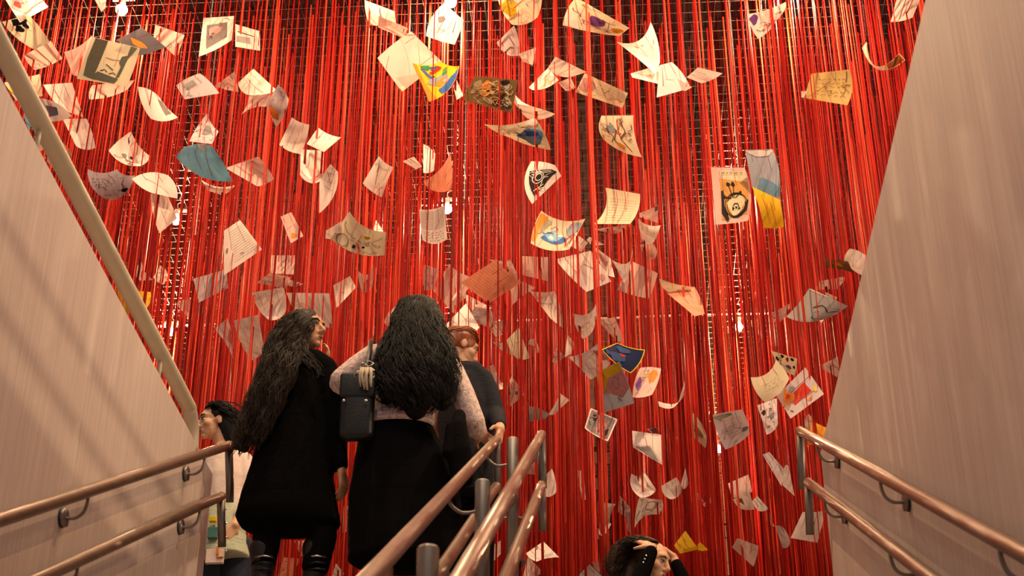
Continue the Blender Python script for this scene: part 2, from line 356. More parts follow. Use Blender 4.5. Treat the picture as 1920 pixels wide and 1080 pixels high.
# region ; four corners in quarter pixels of that region ; bulge of the four edges ; colour ; depth 0..1 ; ink ; words
TABLE = '''
R1;30,-20 290,-40 362,52 150,170;;w;.2;blob P .3 .4 .2 .3,blob R .25 .35 .1 .15,scr P 5,scr R 3;white sheet with pink flower drawing
R1;15,165 215,110 375,320 250,368;0 10 0 20;c;.1;blob K .5 .12 .26 .12,blob K .36 .32 .14 .1,blob K .62 .28 .09 .1,lin K .012 .5,.3 .6,.45 .68,.5;cream curled sheet with black curl drawing
R1;180,415 380,305 470,440 260,525;0 0 10 10;p;.4;scr E 2;pale pink drooping sheet
R1;480,390 690,265 640,600 545,560;-20 0 0 0;p;.5;;plain pink sheet half hidden behind the face drawing
R1;690,275 1050,360 950,650 575,590;0 8 0 0;f;0;poly Z .08,0 .34,0 .30,.95 .10,.9 .06,.5,poly Z .3,.82 .34,.75 .78,.85 .74,.97 .3,.95,poly Z .82,0 .95,.02 .82,.35 .78,.8 .72,.85 .74,.55 .68,.45 .7,.3 .8,.25,lin K .02 .38,.72 .46,.68 .52,.73,lin K .02 .56,.76 .64,.72 .7,.76,lin K .012 .4,.4 .55,.42 .68,.4,lin K .02 .45,.55 .62,.66;cream sheet with long-haired face drawn in black
R1;1065,205 1245,355 1050,420 870,300;;k;.2;blob O .5 .6 .3 .12,scr E 3;dark grey sheet with orange smear
R1;1165,185 1385,262 1325,438 1150,290;0 0 -10 0;p;.45;lin K .03 .2,.1 .22,.35,lin A .03 .55,.6 .7,.7 .6,.95;plain pink tilted sheet
R1;1525,135 1755,120 1740,300 1490,425;0 0 10 0;w;.15;poly E .15,.2 .8,.2 .82,.75 .2,.85,blob P .4 .4 .2 .15,scr K 4;white sheet with dark figures printed on it
R1;1765,180 1950,235 1950,380 1765,350;;p;.4;poly E .05,.5 .6,.45 .6,.75 .05,.75,lin K .03 .1,.3 .8,.35;pink sheet with brown printed strip
R1;690,640 1010,600 960,670 670,745;0 0 20 10;p;.6;;thin pink curled strip
R1;325,635 540,620 625,880 480,830;0 0 0 15;w;.3;lin P .02 .3,.2 .4,.9;white drooping sheet
R1;30,620 300,555 320,720 120,755;;c;.35;scr O 4,blob Y .3 .5 .3 .3;yellowish sheet crossing behind the cream pipe
R1;300,735 470,800 540,870 370,910;10 0 15 0;w;.1;poly A .1,.3 .6,.3 .5,.7 .1,.8;white curled sheet with grey underside
R1;170,850 330,900 300,960 215,975;;b;.3;;small blue sheet peeking past the cream pipe
R1;260,1020 400,1060 300,1140 270,1090;;p;.3;scr K 3;small speckled sheet behind the cream pipe
R5;330,100 545,60 480,130 430,230;0 0 0 0;c;.4;scr N 3;cream sheet low behind the cream pipe
R5;470,-10 540,60 510,110 460,60;0 10 0 0;c;.5;;small cream sheet beside the cream pipe
R1;1035,650 1200,735 1335,880 1130,890;20 -10 25 20;w;.1;poly E .75,.2 .98,.1 .95,.75 .7,.8;white sheet rolling into a clear tail
R1;1320,640 1500,550 1645,700 1385,745;10 10 0 0;v;.3;poly E .2,.2 .6,.15 .6,.4 .25,.5,scr K 3;greyish pink sheet with dark smudge
R1;1610,645 1760,535 1790,690 1700,675;;p;.5;;small pink triangular sheet
R1;1785,620 1900,515 2080,680 1880,715;0 0 10 25;w;.2;lin P .02 .5,.1 .55,.9;bright white sheet with drooping tail
R1;1870,720 2070,690 1990,800 1810,860;0 0 -20 -10;w;.4;;pale pointed sheet
R2;165,635 245,745 150,955 75,790;10 20 0 0;v;.25;scr A 6,blob O .5 .85 .35 .12;pinkish sheet with grey drawing and orange corner
R1;470,890 650,890 715,1110 570,1095;0 10 20 0;w;.35;scr P 4;pale sheet hanging like a flag
R1;985,985 1130,1175 1055,1245 815,1130;-20 10 40 10;w;.25;blob K .6 .6 .06 .06,blob E .4 .7 .08 .07,scr P 5,scr K 3;white sheet dotted with small dark sketches
R1;1555,850 1640,985 1590,1080 1420,1060;-15 0 0 10;v;.3;blob E .5 .4 .2 .25,scr E 3;mauve sheet rising above the light blue sheet
R5;1430,10 1590,15 1745,280 1320,100;15 10 60 20;b;.05;blob W .55 .05 .2 .15,lin A .02 .3,.3 .5,.8,lin A .02 .6,.3 .7,.9;light blue sheet curling under itself
R5;1690,180 1935,95 2055,262 1930,318;0 10 10 0;p;.3;lin K .015 .2,.6 .5,.5,lin K .012 .6,.3 .7,.7;pink sheet with a few dark strokes
R5;1510,270 1760,310 1670,385 1560,350;-30 10 0 0;w;.4;scr P 2;small white curl peeking below the light blue sheet
R5;655,185 875,190 1010,235 830,425;-30 -20 45 55;v;.1;text K 4 .1 .15 .9 .5,blob K .55 .9 .08 .08,lin R .02 .5,.2 .55,.35,scr K 4;grey-mauve shield-shaped sheet with black script
R5;990,260 1260,235 1330,410 1150,370;35 25 0 15;w;.1;lin P .015 .3,.2 .7,.9;white arched sheet
R5;1130,375 1260,390 1330,560 1195,670;0 0 0 15;w;.2;lin P .02 .4,.1 .5,.9;white hanging sheet lit by the bulb
R5;1010,960 1065,885 1150,1020 1050,1025;10 -20 0 10;w;.4;;small white scoop-shaped sheet
R5;1150,1000 1200,910 1255,1000 1230,1055;0 20 0 10;p;.5;scr E 2;small pink scooped sheet
R5;1680,650 1800,570 1965,790 1680,985;;w;.05;rule E 13 .3 .1 .95 .9,blob E .12 .5 .04 .06,lin E .02 .5,.75 .6,.8;white ruled sheet with grey lines at the left
R5;1450,1010 1700,940 1710,1080 1490,1190;;v;.3;;plain mauve sheet
S1;1310,110 1520,50 1530,180 1440,250;;p;.8;scr P 2;faint pink sheet deep among the ropes
S1;870,10 1130,30 1095,160 950,215;0 15 0 0;y;.15;lin O .03 .3,.1 .4,.8,lin O .03 .6,.1 .6,.7;bright yellow sheet crossing behind the cream pipe
S1;1610,310 1705,225 1735,390 1745,525;0 10 0 -15;w;.2;poly P .25,.55 .95,.4 .9,.95 .6,.9;narrow white kite-shaped sheet
S1;1755,245 1935,200 1985,480 1895,545;0 0 0 25;w;.15;lin P .01 .3,.2 .35,.9,lin P .01 .6,.2 .6,.9;large pale sheet left of the woman in the black coat
R2;815,0 1040,85 1050,180 850,185;0 0 10 10;w;.1;lin K .02 .5,.1 .5,.55;bright white sheet folded upward
R2;920,120 1140,210 1105,285 915,205;;p;.05;lin K .02 .9,.2 .92,.6;pale pink strip folded below a bright sheet
R2;1410,25 1555,150 1490,335 1275,270;0 5 5 30;w;.1;blob E .3 .4 .1 .1,lin K .02 .75,.2 .8,.6,lin K .015 .4,.3 .35,.8,scr E 2;glowing white sheet hanging under the bulb
R2;1165,235 1390,460 1095,690 910,435;0 0 0 10;q;0;lin K .008 .15,.75 .3,.95 .35,.97,lin R .012 .1,.02 .03,.12,blob C .95 .95 .06 .06;large blank pink diamond-shaped sheet
R2;1170,470 1385,460 1525,495 1300,765;-25 -15 55 0;y;0;poly O 0,0 .14,0 .1,.5 .16,1 0,1,poly B .2,.12 .28,.1 .42,.5 .34,.55,poly A .14,.55 .3,.45 .7,.5 .8,.62 .4,.75,blob O .5 .66 .2 .1,poly B .3,.8 .75,.78 .98,.98 .4,1 .3,.95,blob G .42 .08 .14 .09,blob R .7 .2 .16 .09,blob B .62 .14 .1 .08,blob R .5 .28 .12 .05,blob G .75 .5 .1 .05,blob G .85 .42 .09 .04,blob K .42 .4 .04 .03,blob P .6 .7 .1 .06;yellow painting with blue, orange and green shapes
R2;1500,590 1555,715 1505,750 1480,650;;p;.3;;narrow pink corner right of the yellow painting
R2;1640,570 1965,600 1920,850 1540,750;0 0 0 0;d;0;blob O .35 .4 .14 .25,blob M .15 .4 .08 .3,blob M .75 .3 .15 .15,blob K .5 .45 .1 .12,blob N .62 .5 .12 .3,blob K .65 .8 .1 .1,blob K .72 .12 .1 .08,blob C .5 .5 .05 .06,blob M .85 .7 .1 .15,scr M 12,scr C 6,scr O 5,scr K 6;dark brown and gold ornate picture
R2;1885,640 1960,780 2245,855 2030,885;-15 -10 25 20;w;.05;;white wing-like sheet curling to a point
R2;1710,930 2090,880 2210,1125 1900,1030;-30 15 15 10;c;.02;blob L .7 .6 .25 .3,blob B .75 .45 .12 .12,text K 3 .12 .2 .5 .6,scr B 5,blob W .9 .1 .1 .1,scr K 3;cream sheet with blue painted cloud
R2;270,880 400,935 335,1155 175,1085;-10 10 15 0;w;.2;lin P .02 .3,.1 .3,.9,lin P .02 .6,.1 .6,.9;pale pleated sheet
R2;465,955 640,1030 510,1140 380,1080;-15 0 0 0;w;.15;lin K .012 .3,.3 .25,.9;white sheet with pointed right corner
R6;335,40 510,50 500,270 330,230;0 0 45 0;w;.3;lin E .02 .4,.1 .4,.5,poly P 0,.75 .5,.95 1,.7 1,.85 .5,1.02 0,.95;pale rolled sheet like an open cylinder
R6;560,152 615,210 475,520 475,300;0 45 0 10;w;.1;lin E .02 .1,.3 .6,.45,lin E .012 .3,.7 .8,.5;cream sail-shaped sheet
R6;920,90 1030,175 945,400 800,295;-10 -5 10 0;w;.1;lin K .02 .15,.05 .45,.5,lin K .02 .3,.2 .55,.75,scr E 2;white sheet hung by two dark threads
R6;1100,130 1185,95 1245,170 1200,190;;w;.1;lin K .06 .6,.1 .8,.9;small bright folded corner
R6;1255,0 1345,75 1335,200 1255,215;10 0 10 0;w;.2;lin K .03 .3,.1 .3,.95;white upright sheet with rounded foot
R6;1455,65 1470,330 1390,360 1255,280;10 10 25 -30;r;.1;lin K .01 .3,.3 .55,.4;coral quarter-round sheet
R6;185,545 265,510 355,690 260,745;;p;.2;blob O .4 .8 .2 .1,lin P .02 .1,.5 .9,.45;small pink oblong sheet with orange spot
R6;700,505 975,660 965,835 560,710;-45 0 50 0;c;0;ring E .18 .8 .12 .18,text K 2 .3 .5 .7 .7,blob K .42 .8 .03 .08,blob K .6 .72 .03 .04,lin R .012 .5,.3 .45,.8,blob Y .62 .35 .07 .06,scr E 3,text K 2 .6 .85 .9 .95;cream sheet with ring, boxes and scattered marks
R6;525,650 640,580 650,720 520,710;;w;.1;;white corner showing left of the boxed drawing
R6;900,570 960,660 890,650 882,640;;w;.2;;tiny white triangle above the boxed drawing
R6;1225,490 1410,460 1435,710 1250,720;-15 0 35 5;w;.05;rule N 14 .05 .05 .95 .6,text N 4 .1 .65 .9 .95,lin K .02 .22,-.02 .25,.03;white ruled letter lit by the bulb
R6;115,835 320,835 305,980 110,970;;p;.4;;square plain pink sheet
R6;5,1040 110,965 260,1000 220,1085;;p;.3;;flat pink sheet
R6;245,1015 355,1050 290,1075 235,1060;;w;.3;;thin white sliver
R6;745,920 880,900 870,1080 800,1130;-75 5 0 0;p;.3;scr E 1;pink U-shaped curl
R6;580,1060 705,990 750,1075 605,1230;;w;.2;lin E .02 .3,.5 .5,.7;white kite-shaped sheet
R6;1265,905 1370,940 1340,1090 1250,1100;;v;.3;scr K 5,scr R 2;narrow sheet patterned with dark leaves
R6;1450,900 1640,1000 1480,1270 1330,1100;-20 0 0 0;p;.35;lin P .015 .3,.2 .5,.8;pink sheet left of the orange ruled sheet
R6;1785,875 1990,1040 1745,1195 1535,1040;;r;.02;rule O 12 .05 .05 .95 .95;large orange ruled sheet
R6;1720,850 1910,870 2000,1060 1800,900;-15 0 0 0;p;.3;scr P 3;pink sheet peeking over the orange ruled sheet
R7;-20,985 180,1080 90,1130 0,1210;;p;.4;;pink pointed sheet
S2;-30,35 205,-5 225,170 100,242;0 10 25 25;w;.15;lin P .01 .4,.1 .5,.9;rounded white sheet above the woman in the black coat
S2;230,35 548,40 572,302 330,260;0 5 0 10;w;.2;scr C 3,lin P .01 .5,.1 .5,.9;large pale sheet right above the woman in the black coat
S2;960,260 1050,135 1060,210 990,290;15 0 0 0;p;.4;;pink edge beside the long-haired woman
S2;1455,100 1530,-10 1580,70 1490,130;0 15 0 0;w;.3;;bright white folded corner
S2;1580,50 1770,150 1660,200 1570,120;;p;.35;;pink sheet under the orange ruled sheet
S2;1400,300 1575,115 1675,295 1570,370;0 0 10 0;w;.1;lin E .012 .15,.6 .3,.35,lin E .012 .2,.7 .35,.4;large pale tented sheet
S2;1540,210 1640,140 1760,160 1755,300;-20 0 20 0;v;.25;scr P 2;mauve folded sheet
S2;1755,310 1800,275 1850,350 1800,368;;w;.3;;small white scrap
S2;1760,250 1890,240 1900,330 1800,330;;p;.45;scr P 1;pink scrap
S3;-40,390 50,298 132,522 30,525;0 0 15 10;c;.1;lin E .01 .4,.3 .7,.4;cream leaf-shaped sheet
S2;1770,400 1900,400 1985,480 1850,475;-10 0 20 0;w;.3;;pale drooping strip
S3;120,425 170,385 205,490 185,430;20 10 -15 0;p;.2;;small pink arched strip
S2;1730,590 1780,575 1850,740 1800,790;;w;.2;;pale upright sheet beside the dark sleeve
S2;1820,720 1870,705 1872,752 1830,762;;w;.15;;tiny bright square
S3;-60,750 0,660 95,800 -30,900;;p;.25;scr E 2,blob E .7 .7 .1 .08;pink sheet with grey mark
R7;145,130 325,160 370,240 150,450;10 0 0 55;w;0;poly K .12,.25 .8,.3 .95,.55 .45,.85 .15,.9,ring W .4 .5 .17 .17,ring W .42 .5 .1 .1,scr W 6,lin W .02 .2,.3 .8,.36,lin W .02 .2,.36 .8,.42,lin W .02 .2,.8 .5,.78;white sheet with black eye-like print
R7;700,328 960,375 885,600 615,600;0 25 0 -45;c;.05;rule M 9 .1 .2 .9 .9,lin R .015 .3,.02 .35,.8,lin R .012 .55,.0 .6,.95;large cream letter flaring at its lower left
R7;220,500 550,560 430,790 140,745;-45 0 30 15;c;.02;blob B .5 .62 .28 .18,blob L .5 .58 .2 .12,blob W .45 .6 .07 .06,blob W .62 .5 .05 .05,poly O .02,.05 .2,.05 .1,.9 0,.9,poly M .2,.1 .32,.12 .18,.6 .1,.6,scr B 3,lin R .03 .95,.5 .85,.9 .8,.6 .95,.5,blob A .85 .3 .14 .2;cream painting with blue cloud and orange stripes
R7;580,695 695,755 600,765 560,720;;w;.2;;bright white peaked scrap
R7;490,680 570,740 520,810 430,760;;w;.25;;pale tilted scrap below the blue cloud painting
R7;325,865 590,800 745,1030 560,1110;0 0 0 10;w;.15;lin P .01 .3,.1 .5,.9,lin E .02 .6,.3 .75,.5,blob P .8 .8 .1 .1;broad pale sheet
R7;750,870 905,780 870,1010 840,1040;-80 0 0 0;w;.1;;white V-shaped curl
R7;620,770 740,860 770,1000 690,980;;w;.2;poly P .1,.1 .6,.2 .5,.6 .2,.5;white folded sheet left of the V-shaped curl
R7;900,880 1095,970 1035,1160 790,1090;0 0 10 0;p;.3;lin P .015 .3,.2 .4,.9;large pink sheet right of the V-shaped curl
R7;75,840 270,850 270,1030 70,980;;p;.25;lin E .01 .1,.8 .3,.7;plain pink square sheet
R7;945,560 1115,610 1060,740 975,715;-25 5 25 5;w;.12;lin P .01 .4,.2 .5,.9;pale scooped sheet
R7;955,520 1100,460 1090,590 960,550;;p;.2;blob A .9 .15 .1 .2,lin W .04 .0,.0 1,.0;pinkish see-through sheet with blue corner
R7;620,640 900,600 840,640 740,672;0 0 10 0;p;.4;;thin pink fold below the cream letter
R7;960,760 1060,750 1065,870 1020,910;10 25 -30 0;p;.3;;thin pink curl
R7;1490,175 1745,178 1770,575 1528,605;0 35 5 0;q;0;poly H .22,.18 .95,.28 .92,.85 .2,.93,poly C .24,.05 .95,.08 .95,.27 .25,.2,ring K .6 .68 .3 .22,ring K .6 .68 .25 .2,blob C .6 .68 .22 .17,blob K .42 .3 .05 .04,blob K .55 .3 .05 .04,lin K .018 .43,.32 .52,.55,lin K .018 .56,.32 .55,.55,blob K .3 .52 .035 .03,blob K .72 .46 .035 .03,lin K .018 .3,.52 .48,.55,lin K .018 .72,.46 .58,.55,poly K .22,.42 .28,.4 .26,.75 .42,.93 .36,.96 .2,.8,poly K .88,.6 .93,.6 .9,.78 .68,.9 .62,.88 .8,.8,lin K .02 .5,.72 .55,.65 .64,.65 .68,.72,blob K .52 .74 .03 .02,blob K .6 .72 .03 .02,blob K .68 .74 .03 .02,word K .3 .08 .92 .12;pink and orange drawing of a smiling lemon
R7;1750,45 1955,40 2000,415 1800,320;0 30 0 0;s;.05;blob L .6 .85 .4 .2,blob W .5 .05 .5 .1;blue-grey upright sheet
R7;1800,320 2005,415 2040,620 1885,625;0 5 10 -10;y;.03;lin O .03 .3,.1 .4,.9,lin O .03 .6,.2 .65,.9;bright yellow flap under the blue-grey sheet
R7;1105,1010 1350,1070 1300,1115 1170,1110;-10 15 0 15;c;.15;;cream rolled edge
S3;1160,35 1370,-10 1445,195 1370,212;0 10 0 0;r;.12;;plain coral sheet
R3;-110,-30 225,-30 190,130 0,185;0 10 25 20;c;.05;blob Y .2 .4 .2 .25,lin R .02 .3,.4 .6,.1,scr E 5,scr A 4;cream sheet with yellow and grey drawing at the top edge
R3;480,-20 880,210 805,270 380,190;0 0 10 20;c;.05;blob U .5 .5 .14 .25,blob Y .9 .6 .1 .2,scr U 4,scr K 3,lin K .01 .7,.3 .75,.7,poly W 0,.5 .2,.6 .3,.98 0,.98;cream sheet with purple scribble
R3;-115,320 15,190 55,420 -10,420;0 15 0 15;v;.2;ring E .4 .7 .2 .15,lin K .03 .6,.2 .7,.6;mauve pointed sheet with ring drawing
R3;50,405 180,355 155,490 80,460;;w;.1;lin P .03 .5,.1 .5,.9;small white triangular flap
R3;785,315 1040,165 1110,470 1075,555;-75 20 0 -5;w;.02;rule E 6 .25 .35 .8 .8,lin R .02 .3,.12 .35,.2,lin R .02 .45,.15 .5,.2,lin R .02 .85,.3 .8,.4;white scoop-shaped letter with faint writing
R3;325,425 560,540 440,580 265,515;0 0 20 0;w;.05;lin C .02 .6,.3 .5,.9;bright white angled flap
R3;270,510 350,600 190,675 125,655;0 15 10 0;w;.1;poly C .2,.2 .9,.3 .6,.9;white pointed wing at the left of a group
R3;345,620 440,580 475,655 400,680;0 0 10 0;w;.2;;small pale scoop
R3;545,548 870,698 828,810 475,690;0 0 0 0;c;.03;blob P .15 .5 .15 .4,scr O 3,text M 5 .35 .15 .95 .9,lin K .012 .62,.3 .55,.6;yellowed letter with small handwriting
R3;890,550 1100,490 1140,640 900,580;0 0 0 0;w;.1;lin P .02 .3,.2 .4,.9;pale left wing of the white bird-like group
R3;1105,490 1200,465 1340,660 1085,732;0 15 0 0;v;.08;lin R .02 .2,.1 .2,.7,lin E .01 .3,.5 .6,.6;mauve body of the white bird-like group
R3;1245,590 1350,655 1300,682 1262,675;;w;.05;;bright small fold under the bird-like group
R3;1310,580 1395,505 1580,550 1420,625;0 0 10 0;w;.05;lin R .012 .5,.1 .5,.9;bright white right wing of the bird-like group
R3;672,868 910,865 975,1180 700,1060;0 -20 20 35;c;.03;lin N .03 .3,.2 .5,.4 .4,.7 .6,.9,lin N .03 .6,.1 .75,.4 .6,.6 .8,.9,lin K .02 .2,.4 .4,.6 .3,.8,blob A .35 .35 .12 .1,blob O .55 .8 .1 .08,scr N 8,lin R .03 .5,.1 .6,.6;tan sheet covered in brown swirls
R3;1770,105 2060,10 1985,140 1845,290;-15 20 20 15;w;.1;blob U .12 .25 .1 .2,scr K 4,scr R 4,blob P .6 .7 .15 .1;crumpled white sheet with purple and red marks
R4;970,-30 1150,-30 1085,130 920,165;0 0 10 0;w;.05;lin R .04 .4,.1 .35,.9,lin R .04 .7,.1 .65,.7,lin R .03 .55,.2 .5,.8;white sheet with red streaks against the right wall
R4;705,360 740,312 985,400 1030,450;0 -150 0 125;c;.03;poly O .05,.7 .95,.75 .95,1 .05,1,lin N .04 .1,.8 .9,.95;cream crescent with brown end
R4;325,553 612,520 595,790 270,735;0 30 0 0;t;0;text N 5 .2 .2 .85 .85,lin N .02 .9,.05 .85,.35,scr N 3,lin N .015 .1,.9 .5,.3;tan sheet with brown brush writing
R4;250,685 290,685 278,732 250,732;;w;.1;;small white tab left of the tan sheet
R8;415,860 600,880 640,970 450,930;0 0 -10 0;d;.05;blob O .5 .45 .2 .25,ring K .5 .45 .25 .35,blob Y .5 .45 .1 .1;dark brown sheet with golden eye shape
R8;615,785 730,835 715,990 570,870;10 0 15 10;w;.03;lin E .03 .6,.5 .62,.52,lin P .015 .4,.2 .5,.9;white rounded sheet touching the right wall
R8;380,1030 600,990 520,1090 370,1090;;p;.5;lin W .02 .05,.1 .95,.05;faint pink sheet
S4;310,0 600,135 420,235 135,215;0 10 30 -10;g;0;lin K .03 .35,.45 .5,.3 .62,.35 .75,.5 .95,.35,lin K .02 .5,.75 .6,.85 .7,.8,lin K .015 .45,.6 .55,.5,lin W .02 0,.02 .5,0,scr E 2;large grey folded sheet with ink drawing
S4;20,195 190,100 130,215 90,255;;p;.3;;pink sheet left of the grey folded sheet
S4;430,30 520,70 500,95 430,80;;w;.1;;white scrap above the grey folded sheet
S4;360,215 425,225 400,265 380,240;;w;.1;;white tip under the grey folded sheet
S4;375,590 545,505 560,580 520,670;0 0 0 0;p;.2;lin P .03 .5,.2 .5,.9;pink arrowhead sheet against the right wall
S4;280,595 420,795 170,980 65,810;;v;0;poly R .3,.25 .68,.2 .7,.75 .35,.7,blob O .35 .75 .17 .14,blob R .3 .78 .08 .08,blob A .2 .6 .09 .08,scr O 4,blob Y .7 .1 .08 .06,poly O 0,.75 .08,.7 .5,.95 .45,1,lin K .02 .75,.9 .85,.85;mauve sheet with red square and orange flower
S4;20,470 220,530 205,660 60,600;0 0 0 -10;c;.08;blob K .4 .15 .07 .1,blob K .8 .15 .07 .1,blob K .15 .4 .07 .12,blob U .65 .65 .14 .09,blob R .6 .25 .06 .12,blob K .9 .55 .05 .08,scr K 4,blob K .25 .7 .05 .08;cream sheet with black and purple flowers
S4;-130,670 60,540 160,680 -20,860;-45 10 25 20;c;.02;text C 4 .2 .3 .8 .8,lin E .01 .3,.6 .6,.7;yellowed cream hammock-shaped letter
S4;-80,880 65,825 75,1020 -10,1100;0 0 15 0;v;.1;blob K .2 .3 .12 .08,scr K 6,blob E .6 .5 .15 .1;mauve sheet with black floral ink
S4;240,1050 300,940 370,1010 330,1080;;w;.2;;white scrap beside an orange sheet
S4;330,1000 445,1050 430,1130 290,1190;0 0 0 0;o;.05;;plain orange sheet at the right handrail end
S3;130,20 320,25 395,312 290,230;-10 10 0 0;w;.2;lin E .015 .2,.4 .7,.35,lin P .01 .5,.1 .7,.9;long pale tapering sheet
S3;455,190 636,100 615,300 530,382;-55 10 15 15;w;.05;lin P .01 .4,.1 .4,.9;white shield-like curl with two horns
S3;640,240 770,220 835,400 790,405;0 5 0 0;p;.15;lin K .012 .1,.2 .5,.3 .9,.2;pink narrow sheet with curved line
S3;415,350 460,400 450,490 395,520;0 10 0 0;w;.2;lin P .03 .5,.1 .5,.9;pale upright scrap
S3;300,550 335,450 400,520 320,568;;p;.25;;pink scrap
S3;425,515 637,420 735,570 590,688;-20 0 10 0;w;.05;lin E .012 .2,.6 .5,.75 .8,.6,poly P .75,.1 1,.3 1,.8 .8,.6;white draped sheet left of the navy sheet
S3;672,460 788,410 998,462 890,640;0 -12 20 15;n;0;brd Y .03,blob D .3 .4 .2 .2,blob D .75 .35 .15 .2,blob D .2 .15 .1 .1,blob R .5 .45 .05 .1;navy blue sheet with yellow border
S3;630,635 805,550 915,865 690,935;0 10 0 0;s;0;poly Y 0,0 1,0 .95,.2 .4,.25 .15,.55 .03,.5,poly P .15,.52 .4,.24 .96,.2 1,.62 .7,.8 .55,.72,ring E .6 .42 .1 .14,scr E 2;grey sheet painted yellow and pink
S3;960,600 1118,605 1050,800 905,820;10 10 10 15;p;.05;blob O .7 .3 .2 .2,blob C .35 .25 .12 .12,ring W .45 .15 .08 .06,blob U .2 .55 .12 .2,scr P 5;pink sheet with orange and mauve washes
S3;130,885 280,945 250,985 125,1002;10 0 0 0;g;.1;lin K .01 .3,.2 .3,.9;grey half of a curled ribbon sheet
S3;360,790 430,840 330,935 275,948;0 0 10 -5;w;.08;lin P .01 .4,.2 .4,.8;bright half of a curled ribbon sheet
S3;1095,850 1295,695 1262,810 1105,888;-100 0 55 0;w;.1;lin P .03 .3,.4 .3,.9;thin white crescent
S3;590,900 792,985 720,1150 545,1050;0 0 10 0;v;.03;brd W .05,poly E .06,.06 .94,.06 .94,.94 .06,.94,poly P .35,.35 .75,.3 .8,.8 .45,.9,blob K .25 .3 .1 .15,blob K .8 .65 .08 .15,ring P .2 .2 .1 .12,scr K 5,scr P 4;grey photograph-like print with pale centre
S7;900,-10 1118,20 1125,245 908,115;;w;.05;poly E .1,.85 .6,.55 .9,.97 .5,.95,lin E .012 .05,.92 .6,.5 .98,.97,lin R .02 .45,.2 .5,.6;white folded envelope-like sheet
S7;1010,-20 1080,-40 1110,10 1060,10;;k;.1;brd P .1;small dark disc with pale rim
S3;1355,935 1440,1060 1450,1200 1350,1110;10 15 0 0;c;.15;blob M .4 .6 .3 .2;cream curled sheet with green-gold inside
S3;1505,950 1725,910 1785,1090 1600,1212;0 10 15 15;v;.03;scr E 6,blob A .85 .72 .12 .08,blob M .3 .1 .3 .07,rule P 6 .15 .2 .85 .8;grey-mauve pentagon-like sheet with blue spot
S7;895,310 990,293 1082,435 960,490;-30 0 20 35;w;.1;lin P .012 .4,.2 .4,.9,scr P 2;pale horned sheet
S7;1120,405 1230,340 1275,420 1190,505;0 5 25 20;w;.08;lin P .02 .4,.1 .4,.9;pale rounded sheet
S7;1300,270 1322,375 1288,430 1265,400;0 10 0 0;w;.15;;narrow upright flap beside a rounded sheet
S7;490,285 540,320 552,510 522,500;10 0 0 0;w;.2;;thin white vertical sheet
S7;245,330 300,275 332,450 245,485;0 10 15 0;w;.1;lin P .02 .5,.1 .5,.9;pale sheet right of the centre handrail top
S7;30,240 180,190 170,320 60,310;;p;.2;;pink sheet seen between the centre handrails
S7;675,530 780,540 735,680 690,685;0 -15 0 0;w;.12;lin P .02 .5,.1 .5,.9;white cone-shaped upper curl
S7;665,640 745,690 695,775 650,750;0 0 15 0;p;.12;brd W .06;glassy rolled tube end
S7;805,475 885,565 855,640 795,600;0 15 0 0;w;.15;blob A .35 .4 .12 .12,lin P .03 .5,.1 .5,.9;pale petal-shaped sheet
S7;845,600 890,600 892,765 868,740;;v;.15;;narrow grey strip
S7;955,490 1125,510 1100,620 920,720;0 20 -40 10;w;.08;ring E .6 .4 .2 .25,scr E 6,lin G .02 .1,.8 .2,.5,lin K .015 .3,.2 .9,.15;pale curled sheet with grey looping sketch
S7;1365,420 1440,520 1420,530 1375,480;;p;.2;;thin pink sliver
S7;1430,540 1500,480 1480,560 1440,560;;p;.4;;faint pink scrap
S7;1620,385 1770,320 1800,450 1650,500;0 5 0 0;p;.2;;pink tilted sheet
S7;1655,510 1775,430 1820,580 1700,570;0 0 10 0;w;.12;poly P .1,.2 .5,.2 .5,.7;pale tented sheet
S7;1800,520 1840,480 1925,575 1850,592;0 0 10 5;w;.05;;brilliant white small sheet
S7;1215,850 1300,740 1400,880 1260,912;0 0 0 0;y;.02;lin O .03 .3,.2 .4,.9,lin O .03 .6,.2 .6,.8;golden yellow peaked sheet
S7;1390,850 1410,825 1472,885 1400,897;;y;.05;;small golden yellow scrap
S7;1690,795 1850,855 1810,1010 1650,865;0 5 0 0;p;.08;lin P .015 .3,.2 .5,.9,scr P 2;pale pink tilted sheet
S7;105,910 235,820 355,940 185,972;0 0 -10 10;w;.05;text E 2 .4 .7 .9 .9,scr E 1;white torn tent-shaped sheet
S7;35,905 110,970 60,1065 20,1010;;k;.05;brd P .08;dark sheet with pale rim at the handrail
S7;120,930 230,1050 150,1110 80,1090;;p;.2;;pink low sheet beside the handrail
S7;480,1085 580,985 690,1085 580,1160;;v;.1;brd K .03,scr A 3;mauve peaked sheet with dark rim
S7;600,970 740,1000 730,1080 640,1080;;p;.3;;brownish pink sheet beside the curly hair
S8;-40,170 10,150 130,290 100,405;0 0 0 0;v;.05;rule E 3 .1 .2 .9 .9,lin K .01 .8,.2 .8,.8;grey-mauve strip sheet folding down
S8;130,250 155,265 200,482 110,400;10 0 0 10;w;.05;;white tip of a folded strip sheet
S8;55,710 110,715 165,820 110,872;10 10 20 0;v;.1;;small grey oval curl
S8;10,580 40,700 55,712 20,700;;w;.2;;tiny pale sliver
S8;260,600 435,590 370,830 170,795;-5 0 0 0;w;.05;ring E .6 .45 .08 .1,blob N .65 .6 .07 .05,lin E .02 .55,.7 .75,.7,text E 1 .55 .75 .75 .8;pale pink sheet with a small emblem
S6;160,1090 210,940 330,950 270,1090;;r;.2;;coral sheet seen between the boots
S6;285,815 365,815 400,870 340,935;;p;.2;;pink sheet seen between the dark legs
S6;570,1080 600,985 660,1060 640,1120;;w;.2;;white sheet low beside the dark skirt
S6;655,560 690,555 690,750 650,750;;w;.3;;white strip seen between coat and skirt
